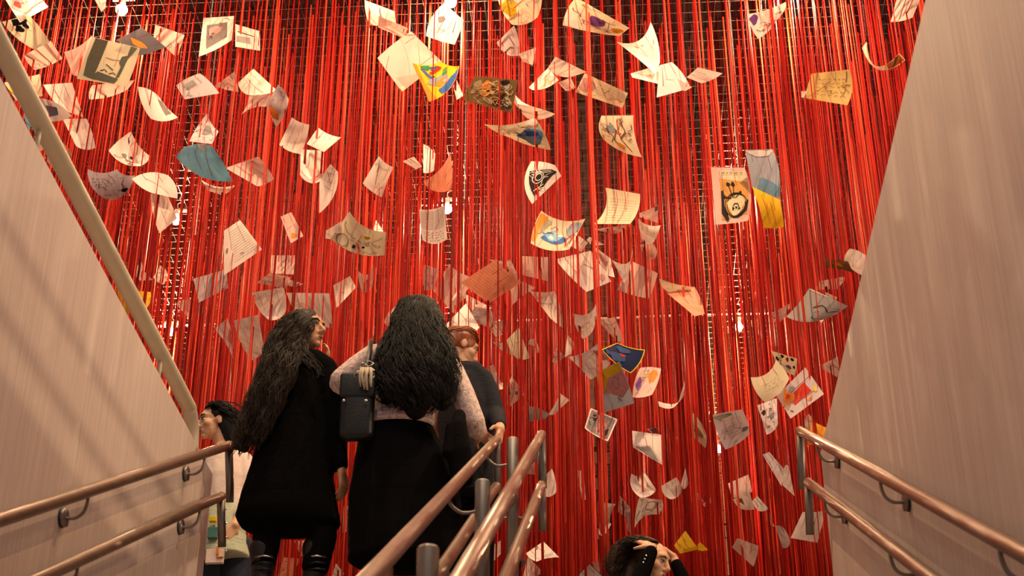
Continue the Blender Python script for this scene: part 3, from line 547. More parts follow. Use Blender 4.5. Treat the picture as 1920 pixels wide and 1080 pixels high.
S6;1740,870 1860,800 1860,890 1760,990;;p;.2;scr W 3,brd W .06;pink printed sheet seen between the handrails
S6;1545,980 1600,880 1640,960 1560,1040;;p;.3;;pink scrap seen behind the post
R1;690,-40 800,-45 790,60 760,90;;p;.5;;small pink sheet at the upper left edge of the bulb
'''
LANDMARK = [('the upper left bulb', 228, 15), ('the top centre bulb', 845, 3), ('the middle bulb', 838, 392), ('the left bulb', 330, 415), ('the lower left bulb', 320, 625),
            ('the bulb with white cords', 1385, 612), ('the small low bulb', 1348, 840), ('the woman in black', 560, 640), ('the woman in the sweater', 780, 610),
            ('the red-haired woman', 870, 650), ('the curly-haired person', 1205, 1040), ('the yellow painting', 820, 150), ('the navy sheet', 1170, 670),
            ('the lemon drawing', 1372, 368), ('the light blue sheet', 382, 300), ('the face drawing', 205, 115), ('the tan sheet', 1553, 165), ('the orange ruled sheet', 915, 528),
            ('the brown ornate picture', 920, 175), ('the grey folded sheet', 1530, 570), ('the red square picture', 1502, 735), ('the ruled letter', 812, 420),
            ('the large cream letter', 1160, 388), ('the boxed drawing', 680, 440), ('the eye-like print', 1018, 342), ('the envelope-like sheet', 1213, 838), ('the right handrail end', 1505, 830), ('the brown swirls sheet', 1165, 253)]
USED = set()
def where(px, py, desc):
    for nm, lx, ly in sorted(LANDMARK, key=lambda q: math.hypot(q[1]-px, q[2]-py)):
        dx, dy = px-lx, py-ly
        dd = math.hypot(dx, dy)
        key = nm.replace('the ', '').split()[0]
        if dd < 22 or any(k in desc for k in (nm.replace('the ', ''),)): continue
        a = (math.degrees(math.atan2(-dy, dx))+360) % 360
        rel = ['right of', 'up and right of', 'above', 'up and left of', 'left of', 'down and left of', 'below', 'down and right of'][int(((a+22.5) % 360)//45)]
        far = 'just ' if dd < 75 else ''
        return '%s, %s%s %s' % (desc, far, rel, nm)
def seg_curve(a, b, bul, cen, t):
    p = a+(b-a)*t; d = b-a; n = Vector((d.y, -d.x)); n = n.normalized() if n.length > 1e-6 else n
    if n.dot((a+b)/2-cen) < 0: n = -n
    return p+n*(bul*4*t*(1-t))
def ctr(p): return sum(p, Vector((0, 0)))/len(p)
class Sheet:
    def __init__(s, c, bul, t, seed):
        s.c = c; s.cen = ctr(c); s.b = bul; q = random.Random(seed)
        r = ray(s.cen.x, s.cen.y); te = r.z/r.y
        dmax = min(19.0, (ZM-.25-EYE.z)/te); dmin = 10.14
        s.D = dmin+(max(dmax, dmin+.3)-dmin)*min(1, t*.42)
        e = [(c[(i+1) % 4]-c[i]).length for i in range(4)]
        k = (PY(s.cen.x, s.cen.y, s.D)-EYE).dot(FWD)/F
        a, b = (e[0]+e[2])/2*k, (e[1]+e[3])/2*k
        L, S = (.40, .29) if max(a, b) > .26 else (.29, .20)
        ta, tb = (L, S) if a >= b else (S, L)
        s.du = min(.20, math.sqrt(max(0, ta*ta-a*a)))*q.choice((-1, 1)); s.dv = min(.20, math.sqrt(max(0, tb*tb-b*b)))*q.choice((-1, 1, 1))
        s.bd = q.uniform(.015, .05)*q.choice((-1, 1))*(1 if any(bul) else .6); s.ax = q.random() < .5
    def px(s, u, v):
        c, b, cen = s.c, s.b, s.cen
        top = seg_curve(c[0], c[1], b[0], cen, u); bot = seg_curve(c[3], c[2], b[2], cen, u)
        lef = seg_curve(c[0], c[3], b[3], cen, v); rig = seg_curve(c[1], c[2], b[1], cen, v)
        return top*(1-v)+bot*v+lef*(1-u)+rig*u-(c[0]*(1-u)*(1-v)+c[1]*u*(1-v)+c[2]*u*v+c[3]*(1-u)*v)
    def P(s, u, v, lift=0):
        p = s.px(u, v); w_ = u if s.ax else v
        return PY(p.x, p.y, s.D+s.du*(u-.5)+s.dv*(v-.5)+s.bd*(4*w_*(1-w_)-.5)-lift)
def ink_ops(sh, ops, seed):
    V, Fc, MI, slots = [], [], [], []; q = random.Random(seed); lift = [.004]
    def slot(k):
        if k not in slots: slots.append(k)
        return slots.index(k)
    def quad(p, s): b = len(V); V.extend(p); Fc.append(tuple(range(b, b+len(p)))); MI.append(s)
    def line(pts, wd, s):
        pts = [Vector(p) for p in pts]; fine = []
        for a, b in zip(pts, pts[1:]):
            n = max(1, int((b-a).length/.12)); fine += [a+(b-a)*(i/n) for i in range(n)]
        fine.append(pts[-1]); b0 = len(V)
        for i, p in enumerate(fine):
            t = fine[min(i+1, len(fine)-1)]-fine[max(i-1, 0)]; n = Vector((-t.y, t.x)); n = n.normalized()*wd/2 if n.length > 1e-6 else Vector((wd/2, 0))
            for z in (p+n, p-n): V.append(sh.P(min(1, max(0, z.x)), min(1, max(0, z.y)), lift[0]))
        for i in range(len(fine)-1): a = b0+2*i; Fc.append((a, a+1, a+3, a+2)); MI.append(s)
    def fan(pts, s):
        c = sum((Vector(p) for p in pts), Vector((0, 0)))/len(pts); b = len(V); n = len(pts); R = (1, .66, .33)
        for k in R:
            for p in pts: z = c+(Vector(p)-c)*k; V.append(sh.P(min(.99, max(.01, z.x)), min(.99, max(.01, z.y)), lift[0]))
        V.append(sh.P(c.x, c.y, lift[0]))
        for r in range(2):
            for i in range(n): Fc.append((b+r*n+i, b+r*n+(i+1) % n, b+(r+1)*n+(i+1) % n, b+(r+1)*n+i)); MI.append(s)
        for i in range(n): Fc.append((b+2*n+i, b+2*n+(i+1) % n, b+3*n)); MI.append(s)
    def dens(pts):
        out = []
        for i in range(len(pts)):
            a, b = Vector(pts[i]), Vector(pts[(i+1) % len(pts)]); n = max(1, int((b-a).length/.15)); out += [a+(b-a)*(k/n) for k in range(n)]
        return out
    for op in ops:
        f = op.split(); k = f[0]; s = slot(f[1]); lift[0] += .0006
        if k == 'blob':
            u, v, ru, rv = map(float, f[2:6]); ph = q.random()*6
            fan([(u+ru*(1+.22*math.sin(3*a+ph))*math.cos(a), v+rv*(1+.2*math.sin(2*a+ph))*math.sin(a)) for a in [i*math.tau/16 for i in range(16)]], s)
        elif k == 'ring':
            u, v, ru, rv = map(float, f[2:6]); line([(u+ru*math.cos(a), v+rv*math.sin(a)) for a in [i*math.tau/18 for i in range(19)]], .022, s)
        elif k == 'poly': fan(dens([tuple(map(float, p.split(','))) for p in f[2:]]), s)
        elif k == 'lin': line([tuple(map(float, p.split(','))) for p in f[3:]], float(f[2]), s)
        elif k == 'scr':
            for _ in range(int(f[2])):
                u, v = q.uniform(.12, .88), q.uniform(.12, .88); pts = [(u, v)]
                for _ in range(q.randint(3, 7)): u = min(.93, max(.07, u+q.uniform(-.14, .14))); v = min(.93, max(.07, v+q.uniform(-.12, .12))); pts.append((u, v))
                line(smooth2(pts), q.uniform(.010, .02), s)
        elif k in ('rule', 'text', 'word'):
            n = 1 if k == 'word' else int(f[2]); u0, v0, u1, v1 = map(float, f[2 if k == 'word' else 3:][:4])
            for i in range(n):
                v = v0+(v1-v0)*(i+.5)/n
                if k == 'rule': line([(u0, v), (u1, v)], .008, s)
                else:
                    u = u0; hh = (v1-v0)/n*.28
                    while u < u1-.05:
                        wl = q.uniform(.06, .16); pts = []; m = 5
                        for j in range(m): pts.append((min(u1, u+wl*j/m), v+hh*q.uniform(-1, 1)))
                        line(pts, .012, s); u += wl+.03
        elif k == 'brd':
            wd = float(f[2]); h = wd/2
            line([(h, h), (1-h, h)], wd, s); line([(1-h, h), (1-h, 1-h)], wd, s); line([(1-h, 1-h), (h, 1-h)], wd, s); line([(h, 1-h), (h, h)], wd, s)
    return V, Fc, MI, [IM[k] for k in slots]
def smooth2(p): return [Vector((v.x, v.y)) for v in smooth_path([(a[0], a[1], 0) for a in p], 3)]
for idx, ln in enumerate([l for l in TABLE.strip().split('\n') if l]):
    reg, cs, bl, colr, t, ops, desc = ln.split(';')
    ox, oy = OFF[reg]
    c = [Vector((ox+float(p.split(',')[0])/4, oy+float(p.split(',')[1])/4)) for p in cs.split()]
    b = [float(x)/4 for x in bl.split()] if bl.strip() else [0, 0, 0, 0]
    sh = Sheet(c, b, float(t), idx*13+5); N = 8
    root = empty('paper_sheet', sh.P(.5, .5))
    V = [sh.P(i/N, j/N) for j in range(N+1) for i in range(N+1)]
    Fc = [(j*(N+1)+i, j*(N+1)+i+1, (j+1)*(N+1)+i+1, (j+1)*(N+1)+i) for j in range(N) for i in range(N)]
    mesh_obj('sheet', V, Fc, PM[colr], root, True)
    lab = desc if any(s in desc for s in ('behind the', 'beside the', 'above the', 'below the', 'between', 'against', 'right of', 'left of', 'touching', 'under', 'crossing', 'at the')) else where(sh.cen.x, sh.cen.y, desc)
    if lab in USED: print('DUPLABEL', lab)
    USED.add(lab); tag(root, lab, 'paper', 'papers hung among the red ropes')
    # writing and drawing: op names are followed by colour, later commas separate coordinates inside one op
    raw = []
    for tok in ops.split(','):
        if tok.split() and tok.split()[0] in ('blob', 'ring', 'poly', 'lin', 'scr', 'rule', 'text', 'word', 'brd'): raw.append(tok)
        elif tok.strip(): raw[-1] += ','+tok
    if raw:
        IV, IF, II, IS = ink_ops(sh, raw, idx)
        o = mesh_obj('drawing', IV, IF, IS, root, True, II)
    # thread that ties the sheet to the nearest rope
    V, Fc = [], []; q = random.Random(idx)
    for u in (q.uniform(.15, .4), q.uniform(.6, .85)):
        a = sh.P(u, .04, .004); m_ = sh.P(u, q.uniform(.25, .6), .006)
        tube(V, Fc, [m_, (m_+a)/2, a, a+Vector((q.uniform(-.02, .02), 0, .12)), a+Vector((q.uniform(-.04, .04), 0, q.uniform(.3, .55)))], .0013, 4)
    mesh_obj('thread', V, Fc, M_THREAD, root)
# ---------------------------------------------------------------- people
M_SKIN = mat('skin', (.66, .32, .17), .5, 0, (.58, .27, .14), 20, spec=.4)
M_SKIN2 = mat('pale_skin', (.80, .44, .26), .5, 0, (.72, .38, .22), 20, spec=.4)
M_LIP = mat('lips', (.42, .10, .08), .45)
M_EYEW = mat('eye_white', (.75, .68, .62), .3); M_EYEK = mat('eye_dark', (.02, .012, .01), .2)
M_BLACK = mat('black_wool', (.004, .0036, .0036), .95, 0, (.0025, .002, .002), 40, (1, 1, 1), .2, 90, .05)
M_BLACK2 = mat('black_cloth', (.005, .0042, .0042), .9, 0, (.003, .0025, .0025), 12, (1, 1, .3), .3, 20, .06)
M_LEATH = mat('black_leather', (.0035, .003, .003), .42, 0, (.008, .007, .007), 20, (1, 1, 1), .1, 60)
M_KNIT = mat('mottled_knit', (.95, .70, .57), .9, 0, (.62, .44, .43), 55, (1, 1, 1), .6, 130, .15, thr=(.38, .58))
M_KNIT2 = mat('grey_knit_band', (.40, .30, .34), .9, 0, (.74, .54, .48), 75, (1, 1, 1.6), .6, 130, .15, thr=(.4, .6))
M_NAVY = mat('navy_wool', (.016, .015, .022), .8, 0, (.010, .009, .014), 25, (1, 1, 6), .4, 30, .2)
M_HAIRK = mat('dark_hair', (.013, .009, .006), .55, 0, (.006, .004, .003), 20, (8, 8, 1), spec=.2)
M_HAIRB = mat('brown_hair', (.055, .029, .014), .5, 0, (.014, .008, .005), 14, (4, 4, 1), spec=.25)
M_HAIRR = mat('auburn_hair', (.46, .11, .022), .42, 0, (.20, .045, .012), 20, (8, 8, 1), spec=.5)
M_HAIRC = mat('curly_brown_hair', (.085, .038, .014), .5, 0, (.030, .015, .008), 14, spec=.4)
M_SHIRT = mat('cream_shirt', (.88, .70, .60), .8, 0, (.78, .58, .49), 8, (1, 1, 1), .8, 11, .2)
M_DENIM = mat('pale_green_denim', (.55, .56, .40), .8, 0, (.46, .48, .34), 30, (1, 1, 1), .3, 60, .2)
M_DNAVY = mat('dark_denim', (.020, .026, .045), .7, 0, (.012, .016, .03), 20, spec=.3)
M_BEIGE = mat('beige_ribbon', (.62, .50, .36), .8, 0, (.45, .35, .24), 40, spec=.2)
M_SILVER = mat('silver', (.75, .70, .64), .25, 1)
def J(px, py, Y): return PY(px, py, Y)
def S(p, r): return ('e', Vector(p), (r, r, r), None)
def E_(p, r, ax=None): return ('e', Vector(p), r, ax)
def chain(pts, close=.35):
    """tapered limb through (point, radius) stations"""
    out = []
    for (a, ra), (b, rb) in zip(pts, pts[1:]):
        a, b = Vector(a), Vector(b); n = max(1, int((b-a).length/(close*min(ra, rb))))
        out += [S(a+(b-a)*(i/n), ra+(rb-ra)*i/n) for i in range(n)]
    out.append(S(pts[-1][0], pts[-1][1])); return out
def jc(*st): return chain([(J(x, y, Y), r) for x, y, Y, r in st])
def stack(st, yaw=0, hz=.05):
    """torso or skirt: elliptical sections (px, py, Y, half width, half depth)"""
    out = []; ax = (Vector((math.cos(yaw), math.sin(yaw), 0)), Vector((-math.sin(yaw), math.cos(yaw), 0)), Vector((0, 0, 1)))
    for a, b in zip(st, st[1:]):
        pa, pb = J(*a[:3]), J(*b[:3]); n = max(1, int((pb-pa).length/.02))
        out += [E_(pa+(pb-pa)*(i/n), (a[3]+(b[3]-a[3])*i/n, a[4]+(b[4]-a[4])*i/n, hz), ax) for i in range(n)]
    out.append(E_(J(*st[-1][:3]), (st[-1][3], st[-1][4], hz), ax)); return out
US = []
for i in range(9):
    for j in range(14):
        a, t = math.pi*i/8, math.tau*j/14; US.append((math.sin(a)*math.cos(t), math.sin(a)*math.sin(t), math.cos(a)))
UF = [(i*14+j, (i+1)*14+j, (i+1)*14+(j+1) % 14, i*14+(j+1) % 14) for i in range(8) for j in range(14)]
def blob(name, prims, voxel, m, parent, it=6, fac=.5):
    V, Fc = [], []
    for _, c, r, ax in prims:
        b = len(V); A = ax or (Vector((1, 0, 0)), Vector((0, 1, 0)), Vector((0, 0, 1)))
        V += [tuple(c+A[0]*(x*r[0])+A[1]*(y*r[1])+A[2]*(z*r[2])) for x, y, z in US]; Fc += [tuple(b+k for k in f) for f in UF]
    me = bpy.data.meshes.new(name); me.from_pydata(V, [], Fc); bm = bmesh.new(); bm.from_mesh(me)
    bmesh.ops.remove_doubles(bm, verts=bm.verts, dist=1e-6); bm.to_mesh(me); bm.free()
    t = bpy.data.objects.new('tmp', me); COL.objects.link(t)
    r = t.modifiers.new('r', 'REMESH'); r.mode = 'VOXEL'; r.voxel_size = voxel
    if it: s_ = t.modifiers.new('s', 'SMOOTH'); s_.iterations = it; s_.factor = fac
    dg = bpy.context.evaluated_depsgraph_get()
    out = bpy.data.meshes.new_from_object(t.evaluated_get(dg)); out.name = name
    bpy.data.objects.remove(t); bpy.data.meshes.remove(me)
    out.materials.clear(); out.materials.append(m); out.polygons.foreach_set('use_smooth', [True]*len(out.polygons))
    o = bpy.data.objects.new(name, out); COL.objects.link(o)
    if parent: o.parent = parent; o.matrix_parent_inverse = Matrix.Translation(parent.location).inverted()
    return o
def frame(Fv, Uv=(0, 0, 1)):
    f = Vector(Fv).normalized(); u = Vector(Uv); u = (u-f*u.dot(f)).normalized(); return f, u.cross(f), u     # forward, left, up
def head(c, fr, neck, s=1.0):
    f, l, u = fr; c = Vector(c); ax = (f, l, u)
    def q(a, b, d): return c+(f*a+l*b+u*d)*s
    p = [E_(q(-.005, 0, .025), (.100*s, .078*s, .097*s), ax), E_(q(.030, 0, -.035), (.068*s, .062*s, .085*s), ax), E_(q(.050, 0, -.075), (.045*s, .045*s, .040*s), ax),
         E_(q(.078, 0, -.105), (.020*s, .024*s, .018*s), ax), E_(q(.074, 0, .035), (.028*s, .055*s, .030*s), ax), E_(q(.080, 0, -.072), (.022*s, .030*s, .020*s), ax),
         E_(q(.055, .042, -.025), (.034*s, .026*s, .030*s), ax), E_(q(.055, -.042, -.025), (.034*s, .026*s, .030*s), ax)]
    p += chain([(q(.094, 0, .012), .011*s), (q(.118, 0, -.030), .014*s), (q(.100, 0, -.044), .013*s)])
    p += [E_(q(.104, .012, -.040), (.010*s, .009*s, .008*s), ax), E_(q(.104, -.012, -.040), (.010*s, .009*s, .008*s), ax)]
    for sd in (-1, 1): p.append(E_(q(-.008, sd*.080, -.012), (.020*s, .010*s, .033*s), ax))
    p += chain([(q(-.020, 0, -.045), .058*s), (neck, .056*s)])
    return p
def face(c, fr, root, s=1.0, skin=None, brow=None):
    f, l, u = fr; c = Vector(c)
    def q(a, b, d): return c+(f*a+l*b+u*d)*s
    for sd in (-1, 1):
        V, Fc = [], []; ell(V, Fc, q(.083, sd*.033, .002), (.013*s, .013*s, .010*s), 10, 7); e = mesh_obj('eye', V, Fc, M_EYEW, root, True)
        V, Fc = [], []; ell(V, Fc, q(.091, sd*.034, .002), (.0065*s, .0065*s, .0065*s), 8, 6); mesh_obj('iris', V, Fc, M_EYEK, e, True)
        tube_obj('eyelash', [q(.093, sd*.018, .007), q(.096, sd*.034, .011), q(.086, sd*.050, .006)], .003*s, M_EYEK, e, 6)
        tube_obj('eyebrow', [q(.100, sd*.014, .026), q(.099, sd*.034, .034), q(.080, sd*.056, .027)], [.003*s, .004*s, .002*s], brow or M_HAIRK, root, 6)
    tube_obj('lips', [q(.078, .026, -.070), q(.100, .010, -.068), q(.103, 0, -.070), q(.100, -.010, -.068), q(.078, -.026, -.070)], [.003*s, .006*s, .007*s, .006*s, .003*s], M_LIP, root, 8)
def hand(w, d, n, side, curl=.5, s=1.0):
    """palm with four unequal bent fingers and a thumb; d to the fingertips, n out of the palm"""
    w = Vector(w); d = Vector(d).normalized(); n = Vector(n); n = (n-d*n.dot(d)).normalized(); t = d.cross(n)*side; p = []
    ks = [(.030, .088, .070), (.011, .093, .080), (-.009, .089, .074), (-.027, .080, .058)]
    for a, b, L in ks:
        k = w+t*(a*s)+d*(b*s); p += chain([(w+t*(a*.6*s), .017*s), (k, .0125*s)], .5)
        cur = k; ang = curl*.7
        for j, fr_ in enumerate((.46, .30, .24)):
            dv = d*math.cos(ang)+n*math.sin(ang); nx = cur+dv*(L*fr_*s); p += chain([(cur, (.0098-.001*j)*s), (nx, (.0092-.001*j)*s)], .5); cur = nx; ang += curl*.8
    a = w+t*(.030*s)+d*(.022*s); b = a+(t*.7+d*.6+n*.35).normalized()*(.045*s); c = b+(d*.85+t*.15+n*.5).normalized()*(.036*s)
    p += chain([(a, .016*s), (b, .0115*s), (c, .009*s)], .5); return p
def strands(name, guides, n, r, m, parent, wav=.008, wl=.11, seed=1, jit=.018, taper=.35):
    q = random.Random(seed); G_ = [smooth_path(g, 5) for g in guides]; V, Fc = [], []
    K = 22
    def at(g, t): x = t*(len(g)-1); i = min(int(x), len(g)-2); return g[i]+(g[i+1]-g[i])*(x-i)
    for c_ in range(n):
        if c_ % 7 == 0: I0 = q.randrange(len(G_)-1); A0 = q.random(); LN = q.uniform(.78, 1.0); PH = q.random()*6; J0 = Vector((q.gauss(0, jit), q.gauss(0, jit*.8), q.gauss(0, jit*.6)))
        i = I0; a = min(1, max(0, A0+q.gauss(0, .10))); ln = LN*q.uniform(.93, 1.0); ph = PH+q.gauss(0, .35); j = J0+Vector((q.gauss(0, jit*.25), q.gauss(0, jit*.25), q.gauss(0, jit*.2)))
        st = q.uniform(0, .25) if q.random() < .5 else 0; pts = []; L_ = (G_[i][-1]-G_[i][0]).length; w_ = wav*q.uniform(.6, 1.5)
        for k in range(K):
            t = st+(ln-st)*k/(K-1); p = at(G_[i], t)*(1-a)+at(G_[i+1], t)*a; e = min(1, t*2.5)
            s_ = t*L_/wl*math.tau; pts.append(p+j*e*(.5+t)+Vector((math.sin(s_+ph), math.cos(s_*.9+ph), .3*math.sin(s_*1.1)))*(w_*e))
        tube(V, Fc, pts, [r*(1-(1-taper)*k/(K-1)) for k in range(K)], 4, False, .55)
    return mesh_obj(name, V, Fc, m, parent, True)
def person(loc, label): o = empty('person', loc); tag(o, label, 'person'); return o
# --- woman in black coat, head turned right
Y = 8.42
W1 = person((J(555, 900, Y).x, Y, FZ), 'woman in black coat with long dark hair turning to look right')
hc = J(572, 621, Y); fr = frame((.88, -.36, .06))
nk = J(560, 682, Y+.01)
body = head(hc, fr, nk, 1.08) + chain([(nk, .06), (J(558, 740, Y), .10), (J(548, 860, Y), .11), (J(546, 930, Y), .12)])
body += jc((502, 706, Y, .05), (558, 690, Y, .06), (610, 698, Y, .05))
Rw = J(641, 886, Y-.04)
body += jc((610, 700, Y, .05), (630, 800, Y-.02, .042)) + chain([(J(630, 800, Y-.02), .042), (Rw, .026)])
body += hand(Rw, J(645, 930, Y-.03)-Rw, (-.8, .4, 0), 1, .55)
Lw = J(612, 684, Y+.26)
body += jc((502, 706, Y, .05), (530, 800, Y+.22, .042)) + chain([(J(530, 800, Y+.22), .04), (Lw, .026)])
body += hand(Lw, J(617, 655, Y+.25)-Lw, (-.9, -.3, .1), -1, .45, .85)
FL, FR = J(490, 1096, Y-.02), J(582, 1096, Y+.03); FL.z = FR.z = FZ+.05
body += chain([(J(512, 935, Y), .09), (J(500, 1010, Y), .065), (FL, .045)]) + chain([(J(594, 935, Y), .09), (J(602, 1010, Y), .065), (FR, .045)])
blob('body', body, .0065, M_SKIN, W1, 3)
face(hc, fr, W1, 1.08)
coat = stack([(557, 705, Y, .155, .09), (556, 740, Y, .185, .12), (553, 800, Y, .20, .135), (546, 870, Y, .235, .15), (540, 930, Y, .275, .17), (538, 966, Y, .295, .18), (545, 985, Y, .285, .17)])
coat += jc((502, 712, Y, .080), (530, 692, Y, .078), (560, 680, Y, .078), (588, 680, Y-.01, .082), (606, 694, Y, .088))
coat += jc((608, 700, Y, .084), (620, 740, Y-.01, .074), (628, 790, Y-.02, .066), (638, 872, Y-.035, .046))
coat += jc((504, 716, Y, .074), (480, 800, Y+.06, .066), (505, 840, Y+.2, .06), (580, 760, Y+.26, .05), (606, 700, Y+.27, .042))
blob('coat', coat, .012, M_BLACK, W1, 8)
legs = chain([(J(512, 940, Y), .095), (J(500, 1010, Y), .080), (J(494, 1060, Y), .070)]) + chain([(J(594, 940, Y), .10), (J(604, 1005, Y), .085), (J(592, 1060, Y), .078)])
blob('trousers', legs, .012, M_BLACK2, W1, 5)
for nm, ft, px in (('l', FL, 494), ('r', FR, 592)):
    bt = blob('boot', chain([(J(px, 1030, Y), .078), (J(px, 1062, Y), .068), (ft+Vector((0, 0, .02)), .052)]) + chain([(ft+Vector((0, -.03, -.005)), .045), (ft+Vector((.01, .12, -.012)), .036)]), .010, M_LEATH, W1, 5)
    for k in range(3):
        c = J(px, 1042+12*k, Y-.078); tube_obj('buckle', [c+Vector((-.05, .02, 0)), c, c+Vector((.05, .02, 0))], .006, M_SILVER if k == 0 else M_LEATH, bt, 6)
cap = [E_(hc+fr[0]*-.018+fr[2]*.042, (.110, .092, .106), fr), E_(hc+fr[0]*-.065+fr[2]*-.03, (.075, .088, .10), fr)]
cap += jc((548, 650, Y-.03, .075), (525, 690, Y-.08, .075), (498, 745, Y-.10, .065), (474, 800, Y-.10, .05), (458, 840, Y-.10, .03))
hr = blob('hair', cap, .010, M_HAIRB, W1, 5)
strands('hair_strands', [[(J(x, y, Y+o)) for x, y, o in g] for g in (
    [(580, 580, .0), (545, 586, -.04), (512, 625, -.06), (494, 680, -.10), (468, 745, -.12), (446, 812, -.12), (438, 850, -.12)],
    [(582, 579, -.02), (552, 590, -.08), (524, 640, -.10), (505, 700, -.14), (478, 765, -.15), (456, 825, -.14), (446, 860, -.13)],
    [(586, 582, -.05), (565, 600, -.10), (545, 645, -.11), (528, 700, -.16), (505, 765, -.17), (478, 815, -.16), (462, 850, -.15)],
    [(590, 585, -.06), (578, 605, -.10), (565, 645, -.11), (560, 685, -.16), (535, 745, -.17), (508, 800, -.17), (490, 830, -.16)])], 620, .0036, M_HAIRB, hr, .014, .14, 3)
strands('hair_strands', [[(J(x, y, Y+o)) for x, y, o in g] for g in (
    [(588, 582, -.05), (585, 602, -.085), (572, 632, -.09), (570, 662, -.12), (582, 690, -.15), (592, 720, -.16)],
    [(592, 586, -.05), (592, 606, -.085), (580, 634, -.09), (578, 658, -.12), (598, 680, -.14), (612, 705, -.14)])], 70, .003, M_HAIRB, hr, .006, .10, 4, .006)
# --- woman in knitted sweater, seen from behind
Y = 8.36
W2 = person((J(765, 900, Y).x, Y, FZ), 'woman seen from behind with long wavy black hair and mottled pink sweater')
hc = J(782, 603, Y+.06); fr = frame((.10, 1, -.15)); nk = J(778, 668, Y+.02)
body = head(hc, fr, nk, 1.03) + chain([(nk, .06), (J(772, 720, Y), .11), (J(752, 800, Y), .12), (J(755, 900, Y), .14)])
body += jc((700, 664, Y, .05), (778, 668, Y, .06), (846, 690, Y, .05))
Lw, Rw = J(690, 790, Y+.28), J(905, 815, Y+.22)
body += jc((700, 664, Y, .05), (642, 716, Y-.02, .042)) + chain([(J(642, 716, Y-.02), .04), (Lw, .026)]) + hand(Lw, (.7, .4, .1), (0, .3, -1), -1, .5)
body += jc((846, 690, Y, .05), (890, 795, Y, .042)) + chain([(J(890, 795, Y), .04), (Rw, .026)]) + hand(Rw, (.2, .8, .1), (.3, 0, -1), 1, .6)
FL, FR = J(720, 1110, Y), J(800, 1110, Y); FL.z = FR.z = FZ+.05
body += chain([(J(722, 900, Y), .09), (J(722, 1010, Y), .06), (FL, .045)]) + chain([(J(792, 900, Y), .09), (J(795, 1010, Y), .06), (FR, .045)])
blob('body', body, .0075, M_SKIN, W2, 3)
sw = stack([(775, 682, Y, .19, .10), (774, 705, Y, .215, .125), (768, 745, Y, .205, .13), (752, 780, Y, .205, .13), (744, 797, Y, .225, .14)], 0, .04)
sw += jc((700, 668, Y, .070), (740, 660, Y, .06), (780, 660, Y, .066), (820, 672, Y, .06), (846, 694, Y, .072))
sw += jc((700, 668, Y, .072), (668, 690, Y-.01, .070), (640, 712, Y-.02, .066), (634, 728, Y+.02, .058), (655, 760, Y+.16, .05), (684, 786, Y+.26, .043))
sw += jc((846, 694, Y, .073), (868, 740, Y, .070), (888, 790, Y+.01, .066), (892, 803, Y+.04, .06), (900, 812, Y+.16, .046))
so = blob('sweater', sw, .011, M_KNIT, W2, 6)
hem = stack([(748, 781, Y, .213, .138), (744, 795, Y, .229, .145)], 0, .018)
blob('patterned_band', [h for h in hem], .011, M_KNIT2, so, 2)
sk = stack([(743, 800, Y+.01, .21, .13), (750, 850, Y+.01, .255, .17), (758, 930, Y+.01, .315, .20), (762, 1000, Y+.01, .325, .21), (764, 1050, Y+.01, .33, .21)], 0, .05)
blob('skirt', sk, .013, M_BLACK2, W2, 8)
for ft in (FL, FR): blob('shoe', chain([(ft+Vector((0, -.04, 0)), .048), (ft+Vector((0, .12, -.012)), .036)]), .010, M_LEATH, W2, 4)
cap = [E_(hc+fr[2]*.022+fr[0]*-.015, (.108, .094, .108), fr)]
cap += jc((782, 622, Y-.02, .11), (778, 665, Y-.06, .125), (776, 710, Y-.10, .12), (776, 745, Y-.11, .10), (778, 765, Y-.10, .075))
cap += jc((732, 660, Y-.03, .06), (725, 710, Y-.08, .06), (730, 750, Y-.09, .05)) + jc((826, 660, Y-.03, .06), (832, 715, Y-.08, .06), (828, 755, Y-.09, .05))
hr = blob('hair', cap, .012, M_HAIRK, W2, 5)
GW = []
for k in range(9):
    a = -1+k/4; x0 = 782+22*a
    GW.append([J(782+12*a, 563, Y+.14), J(782+26*a, 554+5*a*a, Y+.06-.02*(1-a*a)), J(782+43*a, 574+16*a*a, Y-.05*(1-a*a)+.01), J(781+47*a, 612, Y-.10*(1-a*a)-.03), J(778+72*a, 665, Y-.12*(1-a*a)-.09), J(775+78*a, 705, Y-.12*(1-a*a)-.12), J(776+66*a, 745, Y-.10*(1-a*a)-.13), J(776+50*a, 774-8*abs(a), Y-.08*(1-a*a)-.12)])
strands('hair_strands', GW, 1700, .0036, M_HAIRK, hr, .018, .15, 5, .012)
# --- woman with auburn hair and dark jacket behind them
Y = 8.80
W3 = person((J(885, 900, Y).x, Y, FZ), 'woman with auburn hair in dark jacket holding the centre handrail')
hc = J(864, 652, Y); fr = frame((.85, .45, -.32)); nk = J(868, 705, Y+.01)
Rw = J(938, 806, 8.50)
body = head(hc, fr, nk, .98) + chain([(nk, .06), (J(876, 760, Y), .11), (J(882, 900, Y), .12)])
body += jc((832, 712, Y, .05), (870, 704, Y, .055), (903, 704, Y, .05), (932, 775, Y-.04, .042)) + chain([(J(932, 775, Y-.04), .04), (Rw, .027)])
body += hand(Rw, J(934, 836, 8.42)-Rw, (-.8, .0, -.3), -1, .75)
body += jc((832, 712, Y, .05), (815, 800, Y+.05, .042), (840, 850, Y+.2, .03))
FL, FR = J(862, 1100, Y), J(905, 1100, Y); FL.z = FR.z = FZ+.05
body += chain([(J(866, 900, Y), .085), (FL, .045)]) + chain([(J(900, 900, Y), .085), (FR, .045)])
blob('body', body, .0065, M_SKIN2, W3, 3); face(hc, fr, W3, .98, brow=M_HAIRR)
jk = stack([(868, 712, Y, .15, .09), (872, 760, Y, .17, .12), (878, 850, Y, .17, .13), (884, 930, Y, .18, .14)])
